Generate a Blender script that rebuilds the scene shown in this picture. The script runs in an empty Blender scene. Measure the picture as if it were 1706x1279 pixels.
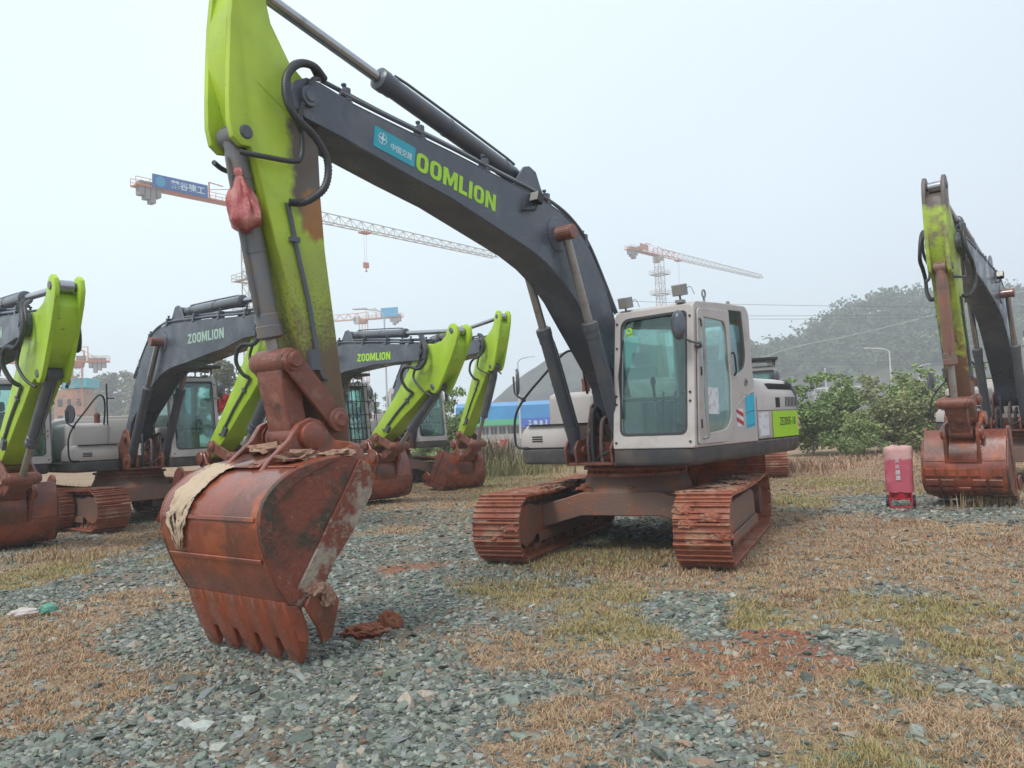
import bpy, bmesh, math, random
import numpy as np
from mathutils import Vector, Matrix, noise as mnoise

R = math.radians
random.seed(7)
rng = np.random.default_rng(11)
S = bpy.context.scene
COL = S.collection

# ------------------------------------------------------------------ camera
cam_d = bpy.data.cameras.new("camera")
cam = bpy.data.objects.new("camera", cam_d)
COL.objects.link(cam)
S.camera = cam
PITCH, ROLL, CAM_H, FPX = R(3.066), R(2.472), 1.601, 1343.5
cam_d.sensor_width = 36.0
cam_d.lens = FPX / 1706.0 * 36.0
cam_d.clip_start, cam_d.clip_end = 0.1, 4000.0
_fw = Vector((0, math.cos(PITCH), math.sin(PITCH)))
_up = Vector((0, -math.sin(PITCH), math.cos(PITCH)))
_rt = Vector((1, 0, 0))
_cr = math.cos(ROLL) * _rt - math.sin(ROLL) * _up
_cu = math.sin(ROLL) * _rt + math.cos(ROLL) * _up
cam.matrix_world = Matrix(((_cr.x, _cu.x, -_fw.x, 0), (_cr.y, _cu.y, -_fw.y, 0),
                           (_cr.z, _cu.z, -_fw.z, CAM_H), (0, 0, 0, 1)))

# ------------------------------------------------------------------ sky, sun, exposure
SUN_EL, SUN_AZ = R(52), R(215)          # azimuth from +Y clockwise: behind the camera, to the left
W = bpy.data.worlds.new("World")
S.world = W
W.use_nodes = True
nt = W.node_tree
bg = nt.nodes["Background"]
sky = nt.nodes.new("ShaderNodeTexSky")
sky.sky_type = 'NISHITA'
sky.sun_disc = False
sky.sun_elevation = SUN_EL
sky.sun_rotation = SUN_AZ
sky.air_density, sky.dust_density, sky.ozone_density = 1.0, 4.0, 1.0
geo = nt.nodes.new("ShaderNodeTexCoord")
dot = nt.nodes.new("ShaderNodeVectorMath"); dot.operation = 'DOT_PRODUCT'
dot.inputs[1].default_value = (-0.55, 0.35, 0.75)
nt.links.new(geo.outputs["Generated"], dot.inputs[0])
ramp = nt.nodes.new("ShaderNodeValToRGB")
cr = ramp.color_ramp
cr.elements[0].position = 0.0; cr.elements[0].color = (4.95, 5.62, 6.45, 1)
cr.elements[1].position = 0.75; cr.elements[1].color = (6.7, 7.8, 8.3, 1)
nt.links.new(dot.outputs["Value"], ramp.inputs["Fac"])
mx = nt.nodes.new("ShaderNodeMix"); mx.data_type = 'RGBA'
mx.inputs["Factor"].default_value = 0.9      # overcast: cloud deck over the clear-sky model
nt.links.new(sky.outputs["Color"], mx.inputs["A"])
cl = nt.nodes.new("ShaderNodeTexNoise"); cl.inputs["Scale"].default_value = 2.2; cl.inputs["Detail"].default_value = 5.0
nt.links.new(geo.outputs["Generated"], cl.inputs["Vector"])
clr = nt.nodes.new("ShaderNodeMapRange"); clr.inputs[1].default_value = 0.3; clr.inputs[2].default_value = 0.7
clr.inputs[3].default_value = 0.965; clr.inputs[4].default_value = 1.035
nt.links.new(cl.outputs["Fac"], clr.inputs[0])
cs = nt.nodes.new("ShaderNodeVectorMath"); cs.operation = 'SCALE'
nt.links.new(ramp.outputs["Color"], cs.inputs[0]); nt.links.new(clr.outputs[0], cs.inputs["Scale"])
nt.links.new(cs.outputs[0], mx.inputs["B"])
nt.links.new(mx.outputs["Result"], bg.inputs["Color"])
bg.inputs["Strength"].default_value = 0.10

sun_d = bpy.data.lights.new("sun", 'SUN')
sun_d.energy = 1.5
sun_d.angle = R(20)
sun_d.color = (1.0, 0.97, 0.93)
sun = bpy.data.objects.new("sun", sun_d)
COL.objects.link(sun)
_sd = Vector((math.sin(SUN_AZ) * math.cos(SUN_EL), math.cos(SUN_AZ) * math.cos(SUN_EL), math.sin(SUN_EL)))
sun.rotation_euler = (-_sd).to_track_quat('-Z', 'Y').to_euler()
S.view_settings.view_transform = 'Standard'
S.view_settings.look = 'None'
S.view_settings.exposure = 0.62
S.view_settings.gamma = 1.0
S.cycles.transparent_max_bounces = 16
S.cycles.max_bounces = 8
S.cycles.volume_bounces = 1

# ------------------------------------------------------------------ helpers
def tag(o, label=None, cat=None, group=None, kind=None):
    if label: o["label"] = label
    if cat: o["category"] = cat
    if group: o["group"] = group
    if kind: o["kind"] = kind
    return o

def empty(name, loc=(0, 0, 0), rz=0.0):
    o = bpy.data.objects.new(name, None)
    o.empty_display_size = 0.3
    o.location = loc
    o.rotation_euler = (0, 0, rz)
    COL.objects.link(o)
    return o

def put(name, mesh, parent=None, loc=(0, 0, 0), rot=(0, 0, 0)):
    o = bpy.data.objects.new(name, mesh)
    o.location = loc
    o.rotation_euler = rot
    COL.objects.link(o)
    if parent is not None:
        o.parent = parent
    return o

def copy_tree(o, parent=None):
    c = o.copy()
    COL.objects.link(c)
    c.parent = parent
    for ch in o.children:
        copy_tree(ch, c)
    return c

def catmull(pts, n=6, closed=False):
    P = [Vector(p) for p in pts]
    out = []
    m = len(P)
    rngs = range(m if closed else m - 1)
    for i in rngs:
        p1, p2 = P[i % m], P[(i + 1) % m]
        p0 = P[(i - 1) % m] if (closed or i > 0) else p1 * 2 - p2
        p3 = P[(i + 2) % m] if (closed or i + 2 < m) else p2 * 2 - p1
        for k in range(n):
            t = k / n
            out.append(0.5 * ((2 * p1) + (-p0 + p2) * t + (2 * p0 - 5 * p1 + 4 * p2 - p3) * t * t + (-p0 + 3 * p1 - 3 * p2 + p3) * t ** 3))
    if not closed:
        out.append(P[-1])
    return out

def rounded(poly, r, n=4):
    """2D polygon with rounded corners; r a number or one per corner"""
    out = []
    m = len(poly)
    for i in range(m):
        p = Vector(poly[i]); a = Vector(poly[i - 1]); b = Vector(poly[(i + 1) % m])
        rr = r[i] if isinstance(r, (list, tuple)) else r
        d1, d2 = (a - p), (b - p)
        t = min(rr, d1.length * 0.45, d2.length * 0.45)
        if t < 1e-4:
            out.append((p.x, p.y)); continue
        q1, q2 = p + d1.normalized() * t, p + d2.normalized() * t
        for k in range(n + 1):
            s = k / n
            q = (1 - s) ** 2 * q1 + 2 * s * (1 - s) * p + s * s * q2
            out.append((q.x, q.y))
    return out

class MB:
    def __init__(self):
        self.v, self.f = [], []
    def add(self, vs, fs):
        b = len(self.v)
        self.v += [tuple(v) for v in vs]
        self.f += [tuple(b + i for i in f) for f in fs]
        return self
    def box(self, x0, x1, y0, y1, z0, z1, M=None):
        vs = [(x, y, z) for z in (z0, z1) for y in (y0, y1) for x in (x0, x1)]
        if M is not None: vs = [M @ Vector(v) for v in vs]
        return self.add(vs, [(0, 2, 3, 1), (4, 5, 7, 6), (0, 1, 5, 4), (2, 6, 7, 3), (0, 4, 6, 2), (1, 3, 7, 5)])
    def loft(self, rings, cap=True, closed=True):
        n = len(rings[0]); b = []
        vs = [p for r in rings for p in r]
        fs = []
        for i in range(len(rings) - 1):
            for j in range(n if closed else n - 1):
                k = (j + 1) % n
                fs.append((i * n + j, i * n + k, (i + 1) * n + k, (i + 1) * n + j))
        if cap:
            fs.append(tuple(range(n - 1, -1, -1)))
            fs.append(tuple(range((len(rings) - 1) * n, len(rings) * n)))
        return self.add(vs, fs)
    def prism(self, poly, a0, a1, axis='y'):
        f = {'y': lambda p, a: (p[0], a, p[1]), 'x': lambda p, a: (a, p[0], p[1]), 'z': lambda p, a: (p[0], p[1], a)}[axis]
        return self.loft([[f(p, a0) for p in poly], [f(p, a1) for p in poly]])
    def cyl(self, p0, p1, r0, r1=None, n=14, cap=True):
        r1 = r0 if r1 is None else r1
        p0, p1 = Vector(p0), Vector(p1)
        d = (p1 - p0).normalized()
        u = d.orthogonal().normalized(); w = d.cross(u)
        ring = lambda p, r: [p + r * (math.cos(2 * math.pi * k / n) * u + math.sin(2 * math.pi * k / n) * w) for k in range(n)]
        return self.loft([ring(p0, r0), ring(p1, r1)], cap)
    def bar(self, p0, p1, w):
        return self.cyl(p0, p1, w * 0.7, n=4)
    def turn(self, prof, p0=(0, 0, 0), d=(1, 0, 0), n=16):
        """lathe: prof = [(distance along d, radius)]"""
        p0 = Vector(p0); d = Vector(d).normalized()
        u = d.orthogonal().normalized(); w = d.cross(u)
        rings = [[p0 + d * t + r * (math.cos(2 * math.pi * k / n) * u + math.sin(2 * math.pi * k / n) * w) for k in range(n)] for t, r in prof]
        return self.loft(rings)
    def tube(self, path, r, n=8, smooth=5):
        P = catmull(path, smooth) if smooth > 1 else [Vector(p) for p in path]
        rings = []
        d = (P[1] - P[0]).normalized(); u = d.orthogonal().normalized()
        for i, p in enumerate(P):
            if i == 0: t = P[1] - P[0]
            elif i == len(P) - 1: t = P[-1] - P[-2]
            else: t = P[i + 1] - P[i - 1]
            t.normalize()
            u = (u - t * u.dot(t)).normalized(); w = t.cross(u)
            rr = r[min(len(r) - 1, int(i / max(1, smooth)))] if isinstance(r, (list, tuple)) else r
            rings.append([p + rr * (math.cos(2 * math.pi * k / n) * u + math.sin(2 * math.pi * k / n) * w) for k in range(n)])
        return self.loft(rings)
    def mesh(self, name, mat, bevel=0.0, seg=2, angle=35, jitter=0.0):
        me = bpy.data.meshes.new(name)
        me.from_pydata(self.v, [], self.f)
        bm = bmesh.new(); bm.from_mesh(me)
        bmesh.ops.recalc_face_normals(bm, faces=bm.faces)
        if bevel > 0:
            es = [e for e in bm.edges if len(e.link_faces) == 2 and e.calc_face_angle(0) > R(30)]
            bmesh.ops.bevel(bm, geom=es, offset=bevel, segments=seg, profile=0.5, affect='EDGES', clamp_overlap=True)
        bm.to_mesh(me); bm.free()
        me.polygons.foreach_set("use_smooth", [True] * len(me.polygons))
        me.set_sharp_from_angle(angle=R(angle))
        if mat is not None: me.materials.append(mat)
        return me

def panel(name, loops, depth, mat, bevel=0.0, plane='xz', M=None):
    """flat plate with holes: loops[0] the outline, the rest the openings"""
    cu = bpy.data.curves.new(name, 'CURVE')
    cu.dimensions = '2D'; cu.fill_mode = 'BOTH'
    cu.extrude = max(0.0005, depth / 2 - bevel); cu.bevel_depth = bevel; cu.bevel_resolution = 1
    for L in loops:
        sp = cu.splines.new('POLY')
        sp.points.add(len(L) - 1)
        for p, q in zip(sp.points, L): p.co = (q[0], q[1], 0, 1)
        sp.use_cyclic_u = True
    return curve_mesh(cu, name, mat, plane, M)

def curve_mesh(cu, name, mat, plane='xz', M=None):
    o = bpy.data.objects.new(name, cu)
    COL.objects.link(o)
    dg = bpy.context.evaluated_depsgraph_get()
    me = bpy.data.meshes.new_from_object(o.evaluated_get(dg))
    bpy.data.objects.remove(o); bpy.data.curves.remove(cu)
    me.name = name
    T = {'xy': Matrix.Identity(4), 'xz': Matrix(((1, 0, 0, 0), (0, 0, -1, 0), (0, 1, 0, 0), (0, 0, 0, 1))),
         'yz': Matrix(((0, 0, 1, 0), (1, 0, 0, 0), (0, 1, 0, 0), (0, 0, 0, 1)))}[plane]
    me.transform((M if M is not None else Matrix.Identity(4)) @ T)
    me.materials.clear(); me.materials.append(mat)
    me.polygons.foreach_set("use_smooth", [False] * len(me.polygons))
    return me

def text(name, body, size, mat, M, offset=0.0, depth=0.001, sx=1.0, align='LEFT', spacing=1.0):
    cu = bpy.data.curves.new(name, 'FONT')
    cu.body = body; cu.size = size; cu.extrude = depth; cu.offset = offset
    cu.align_x = align; cu.align_y = 'CENTER'; cu.space_character = spacing
    return curve_mesh(cu, name, mat, 'xy', M @ Matrix.Diagonal((sx, 1, 1, 1)))

def axes(o, x, y):
    x = Vector(x).normalized(); y = Vector(y); y = (y - x * y.dot(x)).normalized(); z = x.cross(y)
    return Matrix(((x.x, y.x, z.x, o[0]), (x.y, y.y, z.y, o[1]), (x.z, y.z, z.z, o[2]), (0, 0, 0, 1)))

def np_mesh(name, V, F, mat, colors=None, smooth=False):
    me = bpy.data.meshes.new(name)
    V = np.asarray(V, np.float32); F = np.asarray(F, np.int32)
    me.vertices.add(len(V)); me.vertices.foreach_set("co", V.ravel())
    k = F.shape[1]
    me.loops.add(F.size); me.loops.foreach_set("vertex_index", F.ravel())
    me.polygons.add(len(F)); me.polygons.foreach_set("loop_start", np.arange(0, F.size, k, dtype=np.int32))
    me.polygons.foreach_set("use_smooth", np.full(len(F), smooth, bool))
    me.update(calc_edges=True)
    if colors is not None:
        a = me.color_attributes.new("tint", 'FLOAT_COLOR', 'POINT')
        c = np.ones((len(V), 4), np.float32); c[:, :3] = colors
        a.data.foreach_set("color", c.ravel())
    me.materials.append(mat)
    return me

# ------------------------------------------------------------------ materials
def srgb(r, g, b):
    f = lambda c: (c / 255 / 12.92) if c / 255 <= 0.04045 else ((c / 255 + 0.055) / 1.055) ** 2.4
    return (f(r), f(g), f(b))

def mat(name, base, rough=0.5, metal=0.0, layers=(), bump=None, spec=0.5, attr=None, coat=0.0, vary=None, sheen_noise=None):
    """layers: (colour, noise scale, lo, hi, [axis, from, to, invert]) ; bump: (scale, strength, distance)"""
    m = bpy.data.materials.new(name); m.use_nodes = True
    n = m.node_tree; N, L = n.nodes, n.links
    b = N["Principled BSDF"]
    b.inputs["Roughness"].default_value = rough
    b.inputs["Metallic"].default_value = metal
    b.inputs["Specular IOR Level"].default_value = spec
    b.inputs["Coat Weight"].default_value = coat
    b.inputs["Coat Roughness"].default_value = 0.15
    tc = N.new("ShaderNodeTexCoord")
    if attr:
        at = N.new("ShaderNodeAttribute"); at.attribute_name = attr
        cur = at.outputs["Color"]
    else:
        rgb = N.new("ShaderNodeRGB"); rgb.outputs[0].default_value = (*base, 1)
        cur = rgb.outputs[0]
    def nz(scale, detail=6.0, rgh=0.6, stretch=None):
        t = N.new("ShaderNodeTexNoise"); t.inputs["Scale"].default_value = scale
        t.inputs["Detail"].default_value = detail; t.inputs["Roughness"].default_value = rgh
        src = tc.outputs["Object"]
        if stretch:
            mp = N.new("ShaderNodeMapping"); mp.inputs["Scale"].default_value = stretch
            L.new(src, mp.inputs["Vector"]); src = mp.outputs[0]
        L.new(src, t.inputs["Vector"])
        return t.outputs["Fac"]
    def rng_(src, lo, hi, a=0.0, c=1.0):
        r = N.new("ShaderNodeMapRange"); r.inputs[1].default_value = lo; r.inputs[2].default_value = hi
        r.inputs[3].default_value = a; r.inputs[4].default_value = c
        L.new(src, r.inputs[0]); return r.outputs[0]
    def mix(fac, A, Bc):
        q = N.new("ShaderNodeMix"); q.data_type = 'RGBA'
        L.new(fac, q.inputs["Factor"]); L.new(A, q.inputs["A"])
        if isinstance(Bc, tuple): q.inputs["B"].default_value = (*Bc, 1)
        else: L.new(Bc, q.inputs["B"])
        return q.outputs["Result"]
    def mul(a, c):
        q = N.new("ShaderNodeMath"); q.operation = 'MULTIPLY'; L.new(a, q.inputs[0])
        if isinstance(c, float): q.inputs[1].default_value = c
        else: L.new(c, q.inputs[1])
        return q.outputs[0]
    if vary:
        f = rng_(nz(vary[0], 3.0), 0.3, 0.7, 1 - vary[1], 1 + vary[1])
        q = N.new("ShaderNodeVectorMath"); q.operation = 'SCALE'
        L.new(cur, q.inputs[0]); L.new(f, q.inputs["Scale"]); cur = q.outputs[0]
    rsock = None
    for ly in layers:
        col, sc, lo, hi = ly[:4]
        st = ly[5] if len(ly) > 5 else None
        fac = rng_(nz(sc, stretch=st), lo, hi)
        if len(ly) > 4 and ly[4]:
            sep = N.new("ShaderNodeSeparateXYZ"); L.new(tc.outputs["Object"], sep.inputs[0])
            g = None
            for ax, a, c in (ly[4] if isinstance(ly[4], list) else [ly[4]]):
                g1 = rng_(sep.outputs["XYZ".index(ax)], a, c)
                g = g1 if g is None else mul(g, g1)
            ad = N.new("ShaderNodeMath"); ad.operation = 'ADD'; L.new(nz(sc), ad.inputs[0]); L.new(g, ad.inputs[1])
            fac = rng_(ad.outputs[0], lo + 0.5, hi + 0.5)
        cur = mix(fac, cur, col)
        rsock = fac
    L.new(cur, b.inputs["Base Color"])
    if sheen_noise:
        L.new(rng_(nz(sheen_noise[0]), 0.35, 0.65, sheen_noise[1], sheen_noise[2]), b.inputs["Roughness"])
    if bump:
        bp = N.new("ShaderNodeBump"); bp.inputs["Strength"].default_value = bump[1]; bp.inputs["Distance"].default_value = bump[2]
        L.new(nz(bump[0], 8.0, 0.65), bp.inputs["Height"]); L.new(bp.outputs[0], b.inputs["Normal"])
    return m

LIME = (0.38, 0.57, 0.03)
MUD = (0.135, 0.062, 0.036)
M_ = {}
M_['lime'] = mat("lime_paint", LIME, 0.38, layers=(((0.16, 0.13, 0.04), 9, 0.66, 0.76), ((0.06, 0.05, 0.035), 34, 0.69, 0.74), (MUD, 5, 0.45, 0.75, ('Z', -2.3, -2.9))), vary=(2, 0.1), bump=(60, 0.08, 0.01), sheen_noise=(5, 0.3, 0.55))
M_['lime_worn'] = mat("worn_lime_paint", (0.41, 0.56, 0.045), 0.42, layers=(
    ((0.33, 0.40, 0.05), 3.0, 0.5, 0.8, ('Z', 0.1, -1.9)),
    ((0.15, 0.145, 0.05), 42, 0.57, 0.78, ('Z', 0.2, -2.9)),
    ((0.13, 0.098, 0.078), 5, 0.55, 0.80, [('X', 0.34, 0.0), ('Z', 0.15, -0.15), ('Z', -1.5, -0.8)]),
    ((0.36, 0.15, 0.03), 6, 0.62, 0.82, [('X', 0.2, -0.05), ('Z', -0.55, -0.8), ('Z', -1.4, -1.0)]),
    ((0.17, 0.13, 0.08), 6, 0.62, 0.90, [('X', 0.15, -0.25), ('Z', -1.3, -2.2)]),
    ((0.035, 0.03, 0.02), 48, 0.66, 0.72),
    ((0.16, 0.105, 0.06), 5, 0.40, 0.70, ('Z', -1.0, -2.6)),
    ((0.17, 0.075, 0.045), 4.5, 0.45, 0.66, ('Z', -2.1, -2.95))), vary=(2.2, 0.14), bump=(45, 0.16, 0.01), sheen_noise=(4, 0.3, 0.6))
M_['lime_flat'] = mat("lime_decal", (0.40, 0.72, 0.02), 0.4, vary=(8, 0.06))
M_['lime_rusty'] = mat("rust_stained_lime_paint", (0.36, 0.48, 0.05), 0.5, layers=(
    ((0.23, 0.20, 0.10), 5, 0.46, 0.66), ((0.13, 0.10, 0.085), 4, 0.50, 0.74, ('Z', 0.15, 0.75)), ((0.20, 0.10, 0.06), 7, 0.55, 0.72, ('Z', -0.2, -2.6)), ((0.07, 0.055, 0.04), 30, 0.62, 0.7)), vary=(3, 0.2), bump=(40, 0.2, 0.01))
M_['dark'] = mat("charcoal_paint", (0.078, 0.091, 0.114), 0.26, layers=(((0.14, 0.15, 0.165), 2.2, 0.5, 0.75), ((0.10, 0.08, 0.065), 12, 0.66, 0.76)), bump=(35, 0.06, 0.01), sheen_noise=(3, 0.22, 0.5))
M_['dark_low'] = mat("dirty_charcoal_paint", (0.055, 0.057, 0.063), 0.4, layers=(((0.13, 0.105, 0.09), 3, 0.45, 0.75), ((0.10, 0.075, 0.06), 20, 0.6, 0.72)), bump=(30, 0.1, 0.01), sheen_noise=(4, 0.3, 0.6))
M_['grey'] = mat("warm_grey_paint", (0.50, 0.455, 0.43), 0.4, layers=(((0.30, 0.25, 0.21), 2.6, 0.56, 0.82), ((0.16, 0.10, 0.07), 30, 0.72, 0.77)), vary=(1.5, 0.05), bump=(50, 0.04, 0.01), sheen_noise=(5, 0.3, 0.5))
M_['grey_b'] = mat("dull_grey_paint", (0.36, 0.345, 0.33), 0.45, layers=(((0.2, 0.17, 0.14), 3, 0.5, 0.75),), bump=(50, 0.05, 0.01))
M_['rust'] = mat("rusty_mud_steel", (0.255, 0.054, 0.024), 0.24, layers=(((0.105, 0.036, 0.022), 2.2, 0.42, 0.66), ((0.40, 0.095, 0.020), 3.1, 0.54, 0.72), ((0.26, 0.125, 0.085), 9, 0.58, 0.74, None, (1, 2.5, 0.8)), ((0.05, 0.028, 0.02), 7, 0.64, 0.74, None, (1, 3.5, 0.6))), bump=(24, 0.25, 0.015), sheen_noise=(3, 0.14, 0.5), vary=(5, 0.2), coat=0.45)
M_['rust_side'] = mat("muddy_bucket_side", (0.22, 0.055, 0.03), 0.4, layers=(((0.055, 0.038, 0.025), 3.2, 0.46, 0.62), ((0.33, 0.085, 0.035), 6, 0.56, 0.7), ((0.33, 0.24, 0.17), 15, 0.62, 0.72)), bump=(18, 0.5, 0.03))
M_['cement'] = mat("dried_grey_mud", (0.37, 0.31, 0.245), 0.85, layers=(((0.21, 0.058, 0.036), 3.4, 0.42, 0.50), ((0.28, 0.22, 0.17), 22, 0.5, 0.65)), bump=(26, 0.8, 0.03))
M_['clay'] = mat("track_clay", (0.30, 0.092, 0.050), 0.5, layers=(((0.40, 0.24, 0.15), 3.2, 0.5, 0.66), ((0.15, 0.045, 0.028), 9, 0.55, 0.68), ((0.46, 0.32, 0.19), 34, 0.66, 0.72)), bump=(38, 0.6, 0.02), sheen_noise=(6, 0.4, 0.8))
M_['lower'] = mat("muddy_lower_frame", (0.205, 0.125, 0.095), 0.6, layers=(((0.35, 0.12, 0.06), 2.2, 0.5, 0.66), ((0.34, 0.20, 0.12), 16, 0.62, 0.72)), bump=(26, 0.5, 0.02))
M_['link'] = mat("link_rust", (0.20, 0.066, 0.042), 0.42, layers=(((0.28, 0.13, 0.09), 7, 0.52, 0.7), ((0.08, 0.035, 0.026), 5, 0.55, 0.7)), bump=(30, 0.4, 0.02))
M_['track_dark'] = mat("dark_track_steel", (0.10, 0.045, 0.03), 0.7, layers=(((0.2, 0.075, 0.045), 6, 0.5, 0.7),), bump=(30, 0.4, 0.02))  # darker brown steel of idlers, sprockets and rollers
M_['barrel'] = mat("cylinder_paint", (0.085, 0.096, 0.118), 0.3, layers=(((0.13, 0.12, 0.11), 5, 0.52, 0.75),), bump=(30, 0.06, 0.01))
M_['barrel_dirty'] = mat("muddy_cylinder", (0.15, 0.155, 0.165), 0.42, layers=(((0.19, 0.16, 0.13), 9, 0.45, 0.62), ((0.20, 0.085, 0.06), 4, 0.48, 0.7, ('X', 0.7, 2.2))), bump=(60, 0.35, 0.01))
M_['barrel_rusty'] = mat("rust_streaked_cylinder", (0.24, 0.12, 0.085), 0.5, layers=(((0.16, 0.13, 0.11), 6, 0.5, 0.65), ((0.32, 0.12, 0.06), 3, 0.56, 0.72)), bump=(40, 0.3, 0.01))
M_['rod'] = mat("chrome_rod", (0.42, 0.43, 0.45), 0.22, metal=1.0, layers=(((0.22, 0.2, 0.19), 6, 0.55, 0.8),))
M_['rod_dull'] = mat("dull_rod", (0.34, 0.32, 0.30), 0.4, metal=0.6, layers=(((0.25, 0.15, 0.10), 6, 0.5, 0.75),))
M_['rubber'] = mat("black_rubber", (0.042, 0.043, 0.046), 0.45, layers=(((0.09, 0.08, 0.07), 12, 0.6, 0.75),))
M_['hose_dirty'] = mat("muddy_hose", (0.17, 0.12, 0.105), 0.6, layers=(((0.06, 0.05, 0.05), 9, 0.5, 0.65),))
M_['black'] = mat("matt_black", (0.015, 0.016, 0.018), 0.5)
M_['slot'] = mat("vent_dark", (0.02, 0.02, 0.02), 0.8)
M_['seat'] = mat("seat_cloth", (0.055, 0.06, 0.065), 0.8)
M_['rail'] = mat("pale_rail_paint", (0.24, 0.25, 0.25), 0.5)
M_['cream'] = mat("cab_trim", (0.13, 0.145, 0.145), 0.7)
M_['lampg'] = mat("lamp_lens", (0.30, 0.29, 0.26), 0.2, spec=0.8, bump=(90, 0.2, 0.01))
M_['white'] = mat("white_paper", (0.72, 0.73, 0.76), 0.7, layers=(((0.5, 0.52, 0.58), 14, 0.5, 0.62),), vary=(9, 0.06))
M_['red'] = mat("red_vinyl", (0.45, 0.02, 0.03), 0.5)
M_['teal'] = mat("teal_sticker", (0.01, 0.36, 0.46), 0.4, layers=(((0.05, 0.42, 0.5), 5, 0.5, 0.8),))
M_['cyan'] = mat("cyan_poster", (0.01, 0.46, 0.68), 0.45, vary=(7, 0.1))
M_['ink'] = mat("black_ink", (0.02, 0.025, 0.02), 0.5)
M_['text_w'] = mat("white_lettering", (0.62, 0.74, 0.78), 0.5)
M_['text_pale'] = mat("faded_lettering", (0.40, 0.55, 0.47), 0.5)
M_['sackm'] = mat("sack_cloth", (0.50, 0.385, 0.27), 0.9, layers=(((0.34, 0.19, 0.12), 9, 0.56, 0.72),), bump=(70, 0.5, 0.01))
M_['bag'] = mat("red_plastic_bag", (0.40, 0.085, 0.085), 0.32, layers=(((0.55, 0.24, 0.20), 8, 0.45, 0.7),), bump=(14, 0.6, 0.03))

def glass(name, tint, refl=1.0):
    m = bpy.data.materials.new(name); m.use_nodes = True
    N, L = m.node_tree.nodes, m.node_tree.links
    N.remove(N["Principled BSDF"])
    out = N["Material Output"]
    tr = N.new("ShaderNodeBsdfTransparent"); tr.inputs[0].default_value = (*tint, 1)
    gl = N.new("ShaderNodeBsdfGlossy"); gl.inputs["Roughness"].default_value = 0.03
    gl.inputs[0].default_value = (0.95, 1, 1, 1)
    df = N.new("ShaderNodeBsdfDiffuse"); df.inputs[0].default_value = (0.20, 0.32, 0.32, 1)
    lw = N.new("ShaderNodeLayerWeight"); lw.inputs["Blend"].default_value = 0.35
    mr = N.new("ShaderNodeMapRange"); L.new(lw.outputs["Fresnel"], mr.inputs[0])
    mr.inputs[3].default_value = 0.02; mr.inputs[4].default_value = 0.6 * refl
    tn = N.new("ShaderNodeTexNoise"); tn.inputs["Scale"].default_value = 3.0
    tc = N.new("ShaderNodeTexCoord"); L.new(tc.outputs["Object"], tn.inputs["Vector"])
    dm = N.new("ShaderNodeMapRange"); L.new(tn.outputs["Fac"], dm.inputs[0])
    dm.inputs[1].default_value = 0.3; dm.inputs[2].default_value = 0.7; dm.inputs[3].default_value = 0.02; dm.inputs[4].default_value = 0.09
    m1 = N.new("ShaderNodeMixShader"); m2 = N.new("ShaderNodeMixShader")
    L.new(dm.outputs[0], m1.inputs[0]); L.new(tr.outputs[0], m1.inputs[1]); L.new(df.outputs[0], m1.inputs[2])
    L.new(mr.outputs[0], m2.inputs[0]); L.new(m1.outputs[0], m2.inputs[1]); L.new(gl.outputs[0], m2.inputs[2])
    L.new(m2.outputs[0], out.inputs[0])
    return m
M_['glass'] = glass("tinted_cab_glass", (0.80, 0.94, 0.915))
M_['glass_dark'] = glass("dark_cab_glass", (0.50, 0.66, 0.71), 1.3)

# ------------------------------------------------------------------ excavators
_cache = {}
def CM(key, fn):
    if key not in _cache: _cache[key] = fn()
    return _cache[key]

def rot2(v, a):
    c, s = math.cos(a), math.sin(a)
    return (c * v[0] - s * v[1], s * v[0] + c * v[1])

def text_fit(name, body, w, hgt, m, o, x, y, offset=0.0, depth=0.0015, spacing=1.0):
    me = text(name, body, 1.0, m, Matrix.Identity(4), offset, depth, spacing=spacing)
    co = np.empty(len(me.vertices) * 3, np.float32); me.vertices.foreach_get("co", co); co = co.reshape(-1, 3)
    lo, hi = co.min(0), co.max(0)
    me.transform(Matrix.Diagonal((w / (hi[0] - lo[0]), hgt / (hi[1] - lo[1]), 1, 1)) @ Matrix.Translation((-(lo[0] + hi[0]) / 2, -(lo[1] + hi[1]) / 2, 0)))
    me.transform(axes(o, x, y))
    return me

FOOT = (0.5, 1.72)
A0 = (5.52, 4.30)
BOOM_TOP = [(0.42, 1.88), (0.60, 2.42), (0.78, 2.96), (1.05, 3.42), (1.32, 3.75), (1.59, 3.94), (1.9, 4.06), (2.4, 4.15), (2.9, 4.20), (3.74, 4.29), (4.6, 4.36), (5.14, 4.41)]
BOOM_TIP = [(5.38, 4.46), (5.52, 4.46), (5.63, 4.40), (5.675, 4.29), (5.64, 4.19), (5.54, 4.13)]
BOOM_BOT = [(5.14, 4.07), (4.4, 3.93), (3.8, 3.83), (3.06, 3.65), (2.53, 3.52), (2.22, 3.41), (1.95, 3.27), (1.68, 3.07), (1.42, 2.80), (1.10, 2.48), (0.85, 2.22), (0.68, 2.02), (0.64, 1.78), (0.58, 1.62), (0.46, 1.59), (0.37, 1.67), (0.36, 1.78)]
ARM = [(5.79, 5.02), (5.90, 5.10), (6.08, 5.0), (6.15, 4.75), (6.165, 4.43), (6.06, 4.09), (5.95, 3.72), (5.80, 3.11), (5.71, 2.82), (5.62, 2.46), (5.50, 2.03), (5.37, 1.62), (5.31, 1.36), (5.24, 1.29), (5.14, 1.32), (5.13, 1.66), (5.18, 1.99), (5.25, 2.54), (5.32, 3.09), (5.35, 3.54), (5.36, 4.0), (5.38, 4.3), (5.46, 4.46), (5.62, 4.57), (5.76, 4.76)]
C_REL, L_REL, T_REL, BP_REL = (-0.32, -2.90), (-0.23, -2.58), (0.38, 0.88), (0.52, -0.40)
CP = (5.20, 1.40)
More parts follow.
